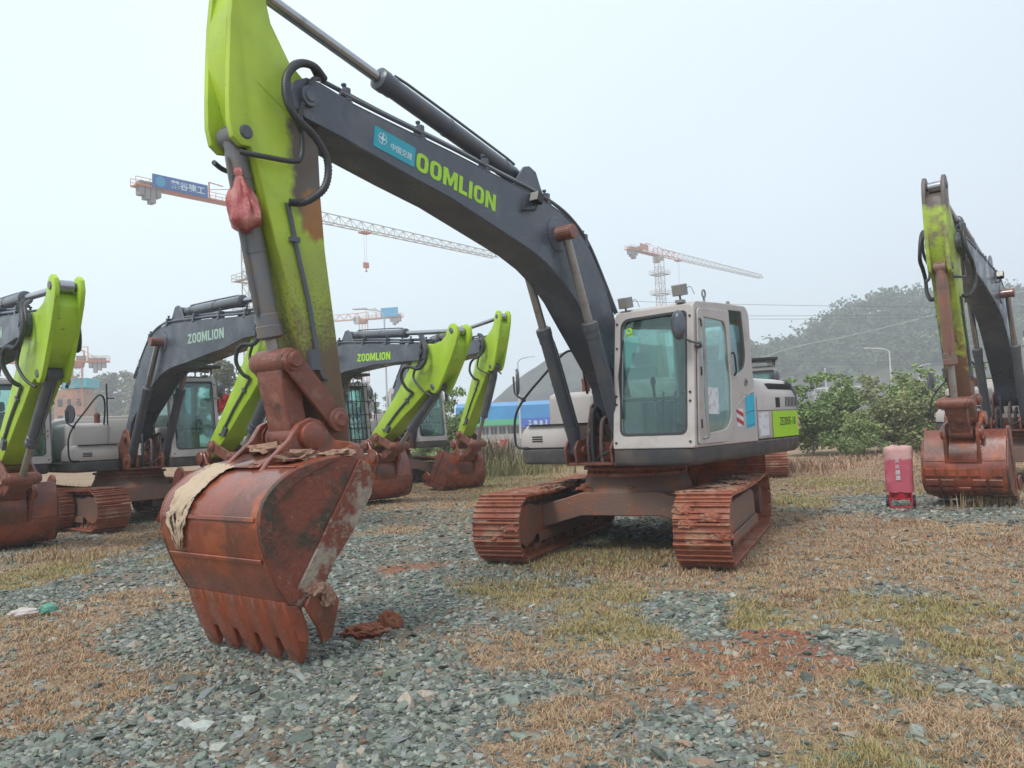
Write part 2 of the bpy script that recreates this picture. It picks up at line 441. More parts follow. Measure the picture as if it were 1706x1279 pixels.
SHELL = [(5.42, 1.42), (5.62, 1.45), (5.87, 1.41), (6.06, 1.36), (6.20, 1.275), (6.29, 1.185), (6.335, 1.07), (6.33, 0.95), (6.30, 0.82), (6.23, 0.65), (6.11, 0.44)]
LIPP = [(6.128, 0.465), (5.99, 0.39), (5.945, 0.18), (5.98, 0.155), (6.045, 0.19), (6.10, 0.34)]
BAND = [(5.42, 1.415), (5.33, 1.37), (5.285, 1.28), (5.31, 1.14), (5.5, 0.88), (5.70, 0.67), (5.80, 0.52), (5.94, 0.40), (6.10, 0.44)]
rel = lambda L, o: [(p[0] - o[0], p[1] - o[1]) for p in L]

def rrect(x0, y0, x1, y1, r): return rounded([(x0, y0), (x1, y0), (x1, y1), (x0, y1)], r, 5)
GLYPH = {'O': (0.80, [rrect(0, 0, 0.80, 1, 0.36), rrect(0.25, 0.2, 0.55, 0.8, 0.16)]),
         'M': (1.04, [[(0, 0), (0, 1), (0.29, 1), (0.52, 0.46), (0.75, 1), (1.04, 1), (1.04, 0), (0.80, 0), (0.80, 0.58), (0.60, 0.1), (0.44, 0.1), (0.24, 0.58), (0.24, 0)]]),
         'L': (0.62, [[(0, 0), (0, 1), (0.25, 1), (0.25, 0.22), (0.62, 0.22), (0.62, 0)]]),
         'I': (0.25, [[(0, 0), (0, 1), (0.25, 1), (0.25, 0)]]),
         'N': (0.84, [[(0, 0), (0, 1), (0.25, 1), (0.60, 0.42), (0.60, 1), (0.84, 1), (0.84, 0), (0.60, 0), (0.24, 0.58), (0.24, 0)]]),
         'Z': (0.74, [[(0, 0), (0, 0.2), (0.43, 0.78), (0.03, 0.78), (0.03, 1), (0.74, 1), (0.74, 0.8), (0.31, 0.22), (0.74, 0.22), (0.74, 0)]])}
def block_text(name, body, w, hgt, m, o, x, y):
    """heavy condensed capitals, one flat plate per word"""
    loops = []; cx = 0.0
    for ch in body:
        gw, L = GLYPH[ch]
        loops += [[(p[0] + cx, p[1]) for p in l] for l in L]; cx += gw + 0.13
    cx -= 0.13
    loops = [[((p[0] / cx - 0.5) * w, (p[1] - 0.5) * hgt) for p in l] for l in loops]
    return panel(name, loops, 0.003, m, 0, 'xy', axes(o, x, y))

def boom_mesh(extra=0.0):
    bot = [(p[0], p[1] - extra * math.sin(max(0.0, min(1.0, (p[0] - 0.9) / 4.2)) * math.pi) ** 0.7) for p in BOOM_BOT]
    m = MB().prism(rel(BOOM_TOP + BOOM_TIP + bot, FOOT), -0.225, 0.225)
    return m.mesh("boom", M_['dark'], bevel=0.012, seg=1)

def boom_plates(s):
    m = MB()
    if True:
        y0, y1 = sorted((s * 0.226, s * 0.245))
        m.prism(rel([(5.10, 4.41), (5.38, 4.462), (5.52, 4.462), (5.635, 4.40), (5.68, 4.29), (5.645, 4.185), (5.54, 4.127), (5.10, 4.06), (5.17, 4.25)], FOOT), y0, y1)
        m.cyl((A0[0] - FOOT[0], s * 0.2, A0[1] - FOOT[1]), (A0[0] - FOOT[0], s * 0.29, A0[1] - FOOT[1]), 0.085, n=18)
        m.cyl((A0[0] - FOOT[0], s * 0.29, A0[1] - FOOT[1]), (A0[0] - FOOT[0], s * 0.30, A0[1] - FOOT[1]), 0.05, n=18)
    return m.mesh("boom_end_plate", M_['dark'], bevel=0.004, seg=1)

def boss_plate(s):
    return MB().cyl((1.98 - FOOT[0], s * 0.22, 3.78 - FOOT[1]), (1.98 - FOOT[0], s * 0.238, 3.78 - FOOT[1]), 0.2, n=28).mesh("boss_plate", M_['dark'], bevel=0.004, seg=1)

def boom_boss():
    m = MB()
    m.turn([(-0.45, 0.06), (-0.45, 0.085), (-0.24, 0.085), (-0.22, 0.10), (0.22, 0.10), (0.24, 0.085), (0.45, 0.085), (0.45, 0.06)], (1.98 - FOOT[0], 0, 3.78 - FOOT[1]), (0, 1, 0), 20)
    return m.mesh("cylinder_boss", M_['link'], bevel=0.006, seg=1)

def top_pt(i, up):
    a = Vector(BOOM_TOP[i]); b = Vector(BOOM_TOP[min(i + 1, len(BOOM_TOP) - 1)]); c = Vector(BOOM_TOP[max(i - 1, 0)])
    t = (b - c).normalized(); n = Vector((-t.y, t.x))
    q = a + n * up
    return (q.x - FOOT[0], q.y - FOOT[1])

PIPES = ((0.20, 0.06, 0.021), (0.13, 0.115, 0.021), (0.205, 0.005, 0.012))
def boom_pipes(s, k):
    m = MB()
    if True:
        for y, up, r in PIPES[k:k + 1]:
            P = [(top_pt(i, up)[0], s * (y + (0.03 if i < 3 else 0)), top_pt(i, up)[1]) for i in range(2, 12)]
            if up > 0.08:
                P = P[:-1] + [(5.28 - FOOT[0], s * y, 4.55 - FOOT[1])]
            m.tube(P, r, 7, 4)
    return m.mesh("hydraulic_pipe", M_['barrel'])

CLAMPS = [(x - FOOT[0], s_ * 0.17, z - FOOT[1]) for x, z in ((5.05, 4.40), (4.15, 4.325), (3.2, 4.235), (2.1, 4.1), (1.32, 3.76), (0.93, 3.22)) for s_ in (-1, 1)]
def boom_clamp():
    m = MB().box(-0.04, 0.04, -0.07, 0.05, -0.01, 0.02)
    m.box(-0.032, 0.032, -0.065, 0.045, 0.02, 0.075); m.box(-0.028, 0.028, -0.06, 0.04, 0.075, 0.14)
    m.cyl((0, -0.02, 0.13), (0, -0.02, 0.175), 0.016, n=8); m.cyl((0, -0.02, 0.165), (0, -0.02, 0.19), 0.026, n=6)
    return m.mesh("pipe_clamp", M_['barrel'], bevel=0.006, seg=1)

def boom_lamp():
    m = MB()
    M = Matrix.Translation((2.47 - FOOT[0], 0.30, 4.08 - FOOT[1])) @ Matrix.Rotation(R(-20), 4, 'Y')
    m.box(-0.05, 0.05, -0.06, 0.06, -0.055, 0.065, M)
    m.tube([(2.47 - FOOT[0], 0.3, 4.03 - FOOT[1]), (2.52 - FOOT[0], 0.29, 3.95 - FOOT[1]), (2.68 - FOOT[0], 0.25, 3.93 - FOOT[1])], 0.016, 6)
    m.tube([(2.40 - FOOT[0], 0.3, 4.05 - FOOT[1]), (2.52 - FOOT[0], 0.33, 4.0 - FOOT[1]), (2.62 - FOOT[0], 0.26, 4.02 - FOOT[1]), (2.66 - FOOT[0], 0.24, 3.92 - FOOT[1])], 0.008, 5)
    return m.mesh("work_lamp", M_['black'], bevel=0.008, seg=1)

def boom_lens():
    M = Matrix.Translation((2.47 - FOOT[0], 0.30, 4.08 - FOOT[1])) @ Matrix.Rotation(R(-20), 4, 'Y')
    return MB().box(0.051, 0.058, -0.052, 0.052, -0.047, 0.057, M).mesh("lamp_lens", M_['lampg'], bevel=0.003, seg=1)

def base_bracket(s):
    m = MB()
    if True:
        y0, y1 = sorted((s * 0.13, s * 0.16))
        m.prism(rel([(2.05, 4.09), (2.75, 4.17), (2.48, 4.47), (2.38, 4.50), (2.26, 4.46), (2.18, 4.3)], FOOT), y0, y1)
    return m.mesh("cylinder_bracket", M_['dark'], bevel=0.006, seg=1)

ARM_SIDE = [(5.79, 4.83), (5.83, 5.0), (5.80, 5.14), (5.81, 5.25), (5.87, 5.33), (5.97, 5.34), (6.06, 5.24), (6.11, 5.05), (6.145, 4.75), (6.165, 4.43), (6.178, 4.15), (6.178, 3.96), (6.15, 3.84), (6.08, 3.79), (6.0, 3.80), (5.945, 3.70)] + ARM[7:24]
def arm_mesh(mk):
    m = MB().prism(rel(ARM, A0), -0.118, 0.118)
    return m.mesh("arm", M_[mk], bevel=0.006, seg=1)

def arm_side(mk, s):
    m = MB()
    y0, y1 = sorted((s * 0.112, s * 0.165))
    m.prism(rel(ARM_SIDE, A0), y0, y1)
    m.bar((5.42 - A0[0], s * 0.166, 4.02 - A0[1]), (5.93 - A0[0], s * 0.166, 4.32 - A0[1]), 0.008)
    return m.mesh("side_plate", M_[mk], bevel=0.008, seg=2)

def arm_end_pin():
    return MB().turn([(-0.18, 0.03), (-0.18, 0.045), (-0.172, 0.055), (0.172, 0.055), (0.18, 0.045), (0.18, 0.03)], (0, 0, 0), (0, 1, 0), 18).mesh("pin", M_['barrel'])

def arm_pins():
    m = MB()
    m.turn([(-0.17, 0.05), (-0.17, 0.11), (0.17, 0.11), (0.17, 0.05)], (L_REL[0], 0, L_REL[1]), (0, 1, 0), 20)
    m.turn([(-0.2, 0.09), (-0.2, 0.13), (0.2, 0.13), (0.2, 0.09)], (C_REL[0], 0, C_REL[1]), (0, 1, 0), 20)
    return m.mesh("arm_pin", M_['link'], bevel=0.01, seg=1)

def arm_pipe(s):
    m = MB()
    if True:
        P = [(5.70, 0.19, 3.42), (5.655, 0.185, 3.25), (5.61, 0.185, 3.04), (5.52, 0.185, 2.67), (5.475, 0.185, 2.42), (5.45, 0.185, 2.28)]
        m.tube([(p[0] - A0[0], s * p[1], p[2] - A0[1]) for p in P], 0.02, 7)
        m.box(5.44 - A0[0], 5.53 - A0[0], s * 0.185 - 0.03, s * 0.185 + 0.03, 2.12 - A0[1], 2.28 - A0[1])
        m.tube([(5.44 - A0[0], s * 0.19, 2.14 - A0[1]), (5.41 - A0[0], s * 0.2, 2.06 - A0[1]), (5.36 - A0[0], s * 0.19, 2.05 - A0[1])], 0.016, 6)
        m.box(5.60 - A0[0], 5.68 - A0[0], s * 0.18 - 0.03, s * 0.18 + 0.03, 3.12 - A0[1], 3.16 - A0[1])
    return m.mesh("arm_pipe", M_['barrel'], angle=50)

def hose_mesh(s, which):
    m = MB()
    if which == 0:
        P = [(5.30, 0.2, 4.53), (5.46, 0.27, 4.56), (5.63, 0.30, 4.52), (5.76, 0.31, 4.38), (5.79, 0.33, 4.20), (5.73, 0.35, 4.06), (5.55, 0.36, 3.94), (5.43, 0.36, 3.77), (5.46, 0.35, 3.56), (5.60, 0.28, 3.43), (5.70, 0.21, 3.42)]
        Q = catmull([(p[0] - A0[0], s * p[1], p[2] - A0[1]) for p in P], 16)
        rr = [0.034 if k % 2 else 0.027 for k in range(len(Q))]
        m.tube(Q, rr, 8, 1)
    if which == 1:
        P = [(6.10, 0.17, 3.73), (5.95, 0.24, 3.715), (5.70, 0.27, 3.73), (5.61, 0.26, 3.79), (5.585, 0.25, 3.95), (5.60, 0.25, 4.12), (5.5, 0.27, 4.42), (5.34, 0.2, 4.53)]
        m.tube([(p[0] - A0[0], s * p[1], p[2] - A0[1]) for p in P], 0.021, 7)
    if which == 2:
        P = [(5.32, 0.15, 4.54), (5.50, 0.25, 4.58), (5.68, 0.27, 4.50), (5.74, 0.29, 4.32), (5.70, 0.29, 4.14), (5.60, 0.26, 4.0)]
        m.tube([(p[0] - A0[0], s * p[1], p[2] - A0[1]) for p in P], 0.024, 7)
    return m.mesh("hydraulic_hose", M_['rubber'], angle=70)

def barrel_mesh(L, r, mk, name):
    m = MB()
    m.turn([(-0.085, 0.03), (-0.07, 0.07), (0.05, 0.085), (0.10, r * 0.92), (0.13, r), (L - 0.2, r), (L - 0.195, r * 1.09), (L - 0.11, r * 1.09), (L - 0.105, r * 1.16), (L - 0.02, r * 1.16), (L, r * 0.8)], n=20)
    m.cyl((0, -0.085, 0), (0, 0.085, 0), 0.09, n=16)
    m.tube([(0.16, 0.02, r + 0.015), (0.3, 0.03, r + 0.03), (L - 0.35, 0.03, r + 0.03), (L - 0.2, 0.02, r + 0.01)], 0.014, 6, 2)
    for x in (0.3, L * 0.55):
        m.turn([(x, r * 0.9), (x, r * 1.06), (x + 0.03, r * 1.06), (x + 0.03, r * 0.9)], n=16)
    return m.mesh(name, M_[mk], angle=40)

def rod_mesh(a, b, r, mk):
    m = MB().cyl((a, 0, 0), (b - 0.05, 0, 0), r, n=16)
    m.cyl((b, -0.09, 0), (b, 0.09, 0), 0.085, n=16)
    return m.mesh("rod", M_[mk], angle=40)

def cylinder(root, name, p, q, y, L, r, rr, mk, rk):
    d = math.hypot(q[0] - p[0], q[1] - p[1]); a = math.atan2(q[1] - p[1], q[0] - p[0])
    o = put(name, CM((name, L, r, mk), lambda: barrel_mesh(L, r, mk, name)), root, (p[0], y, p[1]), (0, -a, 0))
    put("rod", CM((name, 'rod', L, round(d, 2), rk), lambda: rod_mesh(L - 0.05, d, rr, rk)), o)
    return o

def link_mesh(L, w, t, kind):
    m = MB()
    if kind == 'side':
        for s in (-1, 1):
            y0, y1 = sorted((s * 0.178, s * 0.218))
            m.prism([(-0.085, 0.0), (-0.06, 0.07), (0.0, 0.095), (L, 0.09), (L + 0.07, 0.06), (L + 0.09, 0), (L + 0.06, -0.07), (L, -0.09), (0, -0.085), (-0.06, -0.06)], y0, y1)
        m.turn([(-0.27, 0.03), (-0.27, 0.06), (-0.24, 0.06), (-0.24, 0.085), (-0.15, 0.085), (-0.15, 0.10), (0.15, 0.10), (0.15, 0.085), (0.24, 0.085), (0.24, 0.06), (0.27, 0.06), (0.27, 0.03)], (L, 0, 0), (0, 1, 0), 18)
        for s in (-1, 1):
            m.turn([(s * 0.21, 0.10), (s * 0.25, 0.10), (s * 0.255, 0.06), (s * 0.275, 0.055)], (0, 0, 0), (0, 1, 0), 18)
    else:
        m.loft([[(0.0, y, z) for y, z in ((-0.16, -0.07), (0.16, -0.07), (0.16, 0.07), (-0.16, 0.07))],
                [(0.14, y, z) for y, z in ((-0.155, -0.095), (0.155, -0.095), (0.155, 0.095), (-0.155, 0.095))],
                [(L * 0.6, y, z) for y, z in ((-0.135, -0.09), (0.135, -0.09), (0.135, 0.09), (-0.135, 0.09))],
                [(L, y, z) for y, z in ((-0.15, -0.08), (0.15, -0.08), (0.15, 0.08), (-0.15, 0.08))]])
        m.turn([(-0.18, 0.05), (-0.18, 0.105), (0.18, 0.105), (0.18, 0.05)], (L, 0, 0), (0, 1, 0), 18)
        m.turn([(-0.19, 0.05), (-0.19, 0.10), (0.19, 0.10), (0.19, 0.05)], (0, 0, 0), (0, 1, 0), 18)
    return m.mesh(kind + "_link", M_['link'], bevel=0.01, seg=1)

BW = 0.60
def bucket_mesh(mk):
    m = MB()
    P = rel(SHELL, CP)
    P = [(p.x, p.y) for p in catmull([(p[0], p[1], 0) for p in P], 4)]
    inner = []
    for i, p in enumerate(P):
        a = Vector(P[max(i - 1, 0)]); b = Vector(P[min(i + 1, len(P) - 1)])
        t = (b - a).normalized(); n = Vector((t.y, -t.x))
        inner.append((p[0] + n.x * 0.028, p[1] + n.y * 0.028))
    m.prism(P + inner[::-1], -BW, BW)
    # wear strips across the shell
    for k in (10, 24, 33):
        a = Vector(P[k]); b = Vector(P[k + 1]); t = (b - a).normalized(); n = Vector((-t.y, t.x))
        q = [a + n * 0.001, a + t * 0.035 + n * 0.001, a + t * 0.035 + n * 0.014, a + n * 0.014]
        m.prism([(v.x, v.y) for v in q], -BW * 0.96, BW * 0.96)
    m.prism(rel(LIPP, CP), -BW - 0.005, BW + 0.005)
    return m.mesh("bucket", M_[mk], bevel=0.006, seg=1, angle=30)

def bucket_side(mk, s):
    m = MB()
    if True:
        y0, y1 = sorted((s * (BW - 0.03), s * (BW + 0.004)))
        m.prism(rel(SHELL + [(6.10, 0.44)], CP), y0, y1)
        # raised rim that follows the shell
        P = [(p.x, p.y) for p in catmull([(p[0], p[1], 0) for p in rel(SHELL[1:], CP)], 3)]
        inn = []
        for i, p in enumerate(P):
            a = Vector(P[max(i - 1, 0)]); b = Vector(P[min(i + 1, len(P) - 1)])
            t = (b - a).normalized(); n = Vector((t.y, -t.x)); w = 0.02 + 0.085 * math.sin(min(1.0, i / 9.0) * math.pi / 2)
            inn.append((p[0] + n.x * w, p[1] + n.y * w))
        y0, y1 = sorted((s * (BW + 0.003), s * (BW + 0.03)))
        m.prism(P + inn[::-1], y0, y1)
    return m.mesh("side_plate", M_[mk], bevel=0.005, seg=1)

def bucket_edge(mk, s):
    m = MB()
    if True:
        y0, y1 = sorted((s * (BW - 0.025), s * (BW + 0.018)))
        m.prism(rel(BAND, CP), y0, y1)
    return m.mesh("side_edge", M_[mk], bevel=0.008, seg=1)

def cutter_mesh(mk, s):
    m = MB()
    if True:
        y0, y1 = sorted((s * (BW + 0.019), s * (BW + 0.055)))
        m.prism(rel([(5.84, 0.56), (5.72, 0.46), (5.69, 0.40), (5.75, 0.20), (5.80, 0.135), (5.86, 0.14), (5.90, 0.26), (6.0, 0.42), (5.95, 0.50)], CP), y0, y1)
    return m.mesh("side_cutter", M_[mk], bevel=0.01, seg=1)

def tooth_mesh(mk):
    pr = rel([(6.135, 0.47), (6.00, 0.43), (5.93, 0.22), (5.945, 0.07), (5.965, 0.0), (5.985, 0.03), (6.05, 0.2), (6.11, 0.36)], CP)
    w = [0.105, 0.105, 0.105, 0.09, 0.075, 0.078, 0.104, 0.105]
    m = MB().loft([[(p[0], -a, p[1]) for p, a in zip(pr, w)], [(p[0], a, p[1]) for p, a in zip(pr, w)]])
    return m.mesh("tooth", M_[mk], bevel=0.014, seg=2)

def ear_mesh(mk, s):
    m = MB()
    pl = [(5.10, 1.30), (5.07, 1.42), (5.12, 1.52), (5.22, 1.545), (5.36, 1.56), (5.50, 1.72), (5.60, 1.745), (5.71, 1.70), (5.80, 1.58), (5.98, 1.44), (6.08, 1.33), (5.86, 1.38), (5.6, 1.42), (5.40, 1.39), (5.30, 1.29), (5.2, 1.27)]
    if s:
        y0, y1 = sorted((s * 0.215, s * 0.265))
        m.prism(rel(pl, CP), y0, y1)
        m.turn([(s * 0.21, 0.11), (s * 0.30, 0.11), (s * 0.31, 0.06)], (0.40, 0, 0.20), (0, 1, 0), 18)
        m.turn([(s * 0.21, 0.12), (s * 0.30, 0.12), (s * 0.31, 0.06)], (0, 0, 0), (0, 1, 0), 18)
    if not s: m.prism(rel([(5.42, 1.435), (5.62, 1.465), (5.87, 1.425), (6.04, 1.38), (6.04, 1.40), (5.88, 1.48), (5.62, 1.50), (5.42, 1.46)], CP), -0.21, 0.21)
    return m.mesh("ear_plate", M_[mk], bevel=0.008, seg=1)

# --- undercarriage
def track_mesh(mk):
    m = MB(); r = 0.355; a = 1.62; zc = 0.405
    per = 4 * a + 2 * math.pi * r; n = 46
    for k in range(n):
        s = per * k / n
        if s < 2 * a: p = (-a + s, zc + r - 0.03 * math.sin(math.pi * s / (2 * a))); t = (1, 0)
        elif s < 2 * a + math.pi * r:
            th = math.pi / 2 - (s - 2 * a) / r; p = (a + r * math.cos(th), zc + r * math.sin(th)); t = (math.sin(th), -math.cos(th))
        elif s < 4 * a + math.pi * r: p = (a - (s - 2 * a - math.pi * r), zc - r); t = (-1, 0)
        else:
            th = -math.pi / 2 - (s - 4 * a - math.pi * r) / r; p = (-a + r * math.cos(th), zc + r * math.sin(th)); t = (math.sin(th), -math.cos(th))
        nn = (-t[1], t[0])
        M = Matrix(((t[0], 0, nn[0], p[0]), (0, 1, 0, 0), (t[1], 0, nn[1], p[1]), (0, 0, 0, 1)))
        j = random.uniform(-0.004, 0.004)
        m.box(-0.093, 0.093, -0.30 + j, 0.30 + j, 0, 0.02, M)
        for g, hh in ((-0.078, 0.05), (-0.005, 0.042), (0.066, 0.042)):
            m.box(g - 0.009, g + 0.009, -0.30 + j, 0.30 + j, 0.02, hh, M)
        m.box(-0.07, 0.07, -0.13, -0.06, -0.075, 0, M)
        m.box(-0.07, 0.07, 0.06, 0.13, -0.075, 0, M)
    return m.mesh("track", M_[mk], bevel=0.004, seg=1)

def track_frame_mesh(mk):
    m = MB()
    pr = [(-1.2, 0.24), (1.25, 0.24), (1.55, 0.34), (1.60, 0.46), (1.2, 0.56), (0.9, 0.62), (-0.9, 0.62), (-1.15, 0.55)]
    m.prism(pr, -0.16, 0.16)
    for s in (-1, 1):
        m.box(1.1, 1.72, s * 0.15 - 0.02, s * 0.15 + 0.02, 0.34, 0.47)
        m.box(-1.1, 1.1, s * 0.19 - 0.01, s * 0.19 + 0.01, 0.15, 0.27)
    # plate covering the idler yoke
    m.prism([(1.05, 0.60), (1.35, 0.66), (1.72, 0.62), (1.86, 0.45), (1.80, 0.28), (1.5, 0.14), (1.2, 0.22)], -0.185, -0.165)
    m.prism([(1.05, 0.60), (1.35, 0.66), (1.72, 0.62), (1.86, 0.45), (1.80, 0.28), (1.5, 0.14), (1.2, 0.22)], 0.165, 0.185)
    return m.mesh("track_frame", M_[mk], bevel=0.012, seg=1)

def idler_mesh():
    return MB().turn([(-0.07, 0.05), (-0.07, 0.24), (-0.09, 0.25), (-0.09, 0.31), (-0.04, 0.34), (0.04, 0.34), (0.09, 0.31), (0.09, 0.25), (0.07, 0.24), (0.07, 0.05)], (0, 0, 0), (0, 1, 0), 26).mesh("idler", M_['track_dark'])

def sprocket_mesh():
    m = MB()
    pr = []
    for k in range(42):
        a = 2 * math.pi * k / 42; r = 0.345 if k % 2 else 0.285
        pr.append((r * math.cos(a), r * math.sin(a)))
    m.prism(pr, -0.03, 0.03)
    m.turn([(-0.20, 0.10), (-0.20, 0.20), (-0.05, 0.24), (0.05, 0.24), (0.20, 0.20), (0.20, 0.10)], (0, 0, 0), (0, 1, 0), 24)
    return m.mesh("sprocket", M_['track_dark'], bevel=0.006, seg=1)

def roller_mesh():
    return MB().turn([(-0.14, 0.03), (-0.14, 0.075), (-0.10, 0.10), (-0.05, 0.10), (-0.04, 0.08), (0.04, 0.08), (0.05, 0.10), (0.10, 0.10), (0.14, 0.075), (0.14, 0.03)], (0, 0, 0), (0, 1, 0), 16).mesh("track_roller", M_['track_dark'])

def carbody_mesh(mk):
    m = MB()
    for s in (-1, 1):
        x0, x1 = sorted((s * 0.62, s * 0.88))
        m.prism([(-1.04, 0.60), (-0.75, 0.66), (-0.50, 0.74), (0.50, 0.74), (0.75, 0.66), (1.04, 0.60), (1.04, 0.30), (0.75, 0.38), (0.50, 0.45), (-0.50, 0.45), (-0.75, 0.38), (-1.04, 0.30)], x0, x1, 'x')
    m.loft([[(1.0 * math.cos(t) * 0.86, 1.0 * math.sin(t) * 0.62, 0.5) for t in np.linspace(0, 2 * math.pi, 24, endpoint=False)],
            [(0.86 * math.cos(t), 0.72 * math.sin(t), 0.74) for t in np.linspace(0, 2 * math.pi, 24, endpoint=False)],
            [(0.66 * math.cos(t), 0.66 * math.sin(t), 0.92) for t in np.linspace(0, 2 * math.pi, 24, endpoint=False)]])
    return m.mesh("lower_frame", M_[mk], bevel=0.012, seg=1)

def slew_mesh():
    m = MB().turn([(0.915, 0.60), (0.915, 0.66), (0.955, 0.66), (0.96, 0.60), (0.99, 0.60), (0.995, 0.70), (1.03, 0.70), (1.035, 0.62), (1.085, 0.62)], (0, 0, 0), (0, 0, 1), 40)
    for k in range(30):
        a = 2 * math.pi * k / 30
        m.cyl((0.635 * math.cos(a), 0.635 * math.sin(a), 0.955), (0.635 * math.cos(a), 0.635 * math.sin(a), 0.985), 0.018, n=6)
    return m.mesh("slew_ring", M_['clay'])

# --- upper structure
def deck_mesh():
    pl = rounded([(1.21, 0.37), (1.21, 1.40), (-2.55, 1.385), (-2.55, -1.37), (0.76, -1.37), (0.76, -0.48), (0.25, -0.46), (0.25, 0.37)], [0.03, 0.10, 0.2, 0.2, 0.12, 0.03, 0.02, 0.02])
    m = MB().loft([[(p[0] * 0.985, p[1] * 0.97, 1.085) for p in pl], [(p[0], p[1], 1.13) for p in pl], [(p[0], p[1], 1.283) for p in pl]])
    return m.mesh("deck", M_['dark_low'], bevel=0.01, seg=1)

def gap_mesh(k):
    m = MB().box(-2.5, 1.17, 0.42, 1.36, 1.283, 1.302) if k else MB().box(-2.5, 0.72, -1.33, -0.5, 1.283, 1.302)
    return m.mesh("gap_strip", M_['black'])  # black strip stands in for the dark gap between deck and body

def foot_bracket():
    m = MB()
    for s in (-1, 1):
        y0, y1 = sorted((s * 0.24, s * 0.275))
        m.prism([(0.05, 1.09), (1.06, 1.09), (1.10, 1.30), (1.02, 1.40), (0.80, 1.42), (0.66, 1.84), (0.52, 1.91), (0.38, 1.86), (0.1, 1.5)], y0, y1)
        y0, y1 = sorted((s * 0.39, s * 0.42))
        m.prism([(0.5, 1.09), (1.06, 1.09), (1.10, 1.30), (1.02, 1.40), (0.80, 1.40)], y0, y1)
        m.cyl((0.92, s * 0.2, 1.27), (0.92, s * 0.45, 1.27), 0.06, n=14)
    m.cyl((0.5, -0.32, 1.72), (0.5, 0.32, 1.72), 0.085, n=16)
    m.box(0.3, 1.05, -0.42, 0.42, 1.085, 1.12)
    return m.mesh("boom_bracket", M_['link'], bevel=0.006, seg=1)

def hose_bundle(j):
    m = MB()
    for k, y in list(enumerate((-0.20, -0.10, 0.06, 0.15, 0.27, 0.35)))[j:j + 1]:
        x = 0.85 + 0.05 * (k % 3); top = 1.55 + 0.12 * ((k * 2) % 3)
        m.tube([(x, y, 1.12), (x + 0.02, y, 1.3), (x, y + 0.01, top - 0.08), (x - 0.08, y + 0.02, top), (x - 0.2, y, top - 0.06), (x - 0.3, y, 1.45)], 0.027, 7)
        m.cyl((x, y, 1.27), (x, y, 1.34), 0.034, n=8)
        m.cyl((x, y, 1.44), (x, y, 1.49), 0.03, n=8)
    if j == 6: m.tube([(0.75, 0.2, 1.75), (0.72, 0.21, 1.95), (0.6, 0.2, 2.12), (0.72, 0.22, 2.3)], 0.024, 7)
    if j == 7: m.tube([(0.85, 0.34, 1.2), (0.95, 0.3, 1.3), (0.98, 0.1, 1.22), (0.9, -0.05, 1.16)], 0.02, 7)
    if j == 8: return m.box(0.5, 0.7, -0.18, 0.2, 1.12, 1.36).mesh("valve_block", M_['link'], bevel=0.02)
    return m.mesh("hydraulic_line", M_['rubber'] if j % 2 else M_['hose_dirty'], angle=60)

TH = math.atan2(0.18, 1.61)
FRM = Matrix.Translation((1.20, 0, 1.295)) @ Matrix.Rotation(-TH, 4, 'Y')
DOORGLASS = rounded([(0.86, 2.80), (0.20, 2.79), (0.13, 2.67), (0.09, 2.01), (0.13, 1.58), (0.30, 1.46), (0.80, 1.43), (0.92, 1.62), (0.90, 2.4)], [0.06, 0.06, 0.05, 0.1, 0.12, 0.1, 0.05, 0.1, 0.1])
QUARTER = rounded([(0.015, 2.95), (-0.44, 2.97), (-0.50, 2.39), (-0.42, 2.22), (-0.03, 2.09)], [0.03, 0.05, 0.1, 0.1, 0.05])
def grow(poly, d):
    c = Vector((sum(p[0] for p in poly) / len(poly), sum(p[1] for p in poly) / len(poly)))
    return [tuple(Vector(p) + (Vector(p) - c).normalized() * d) for p in poly]

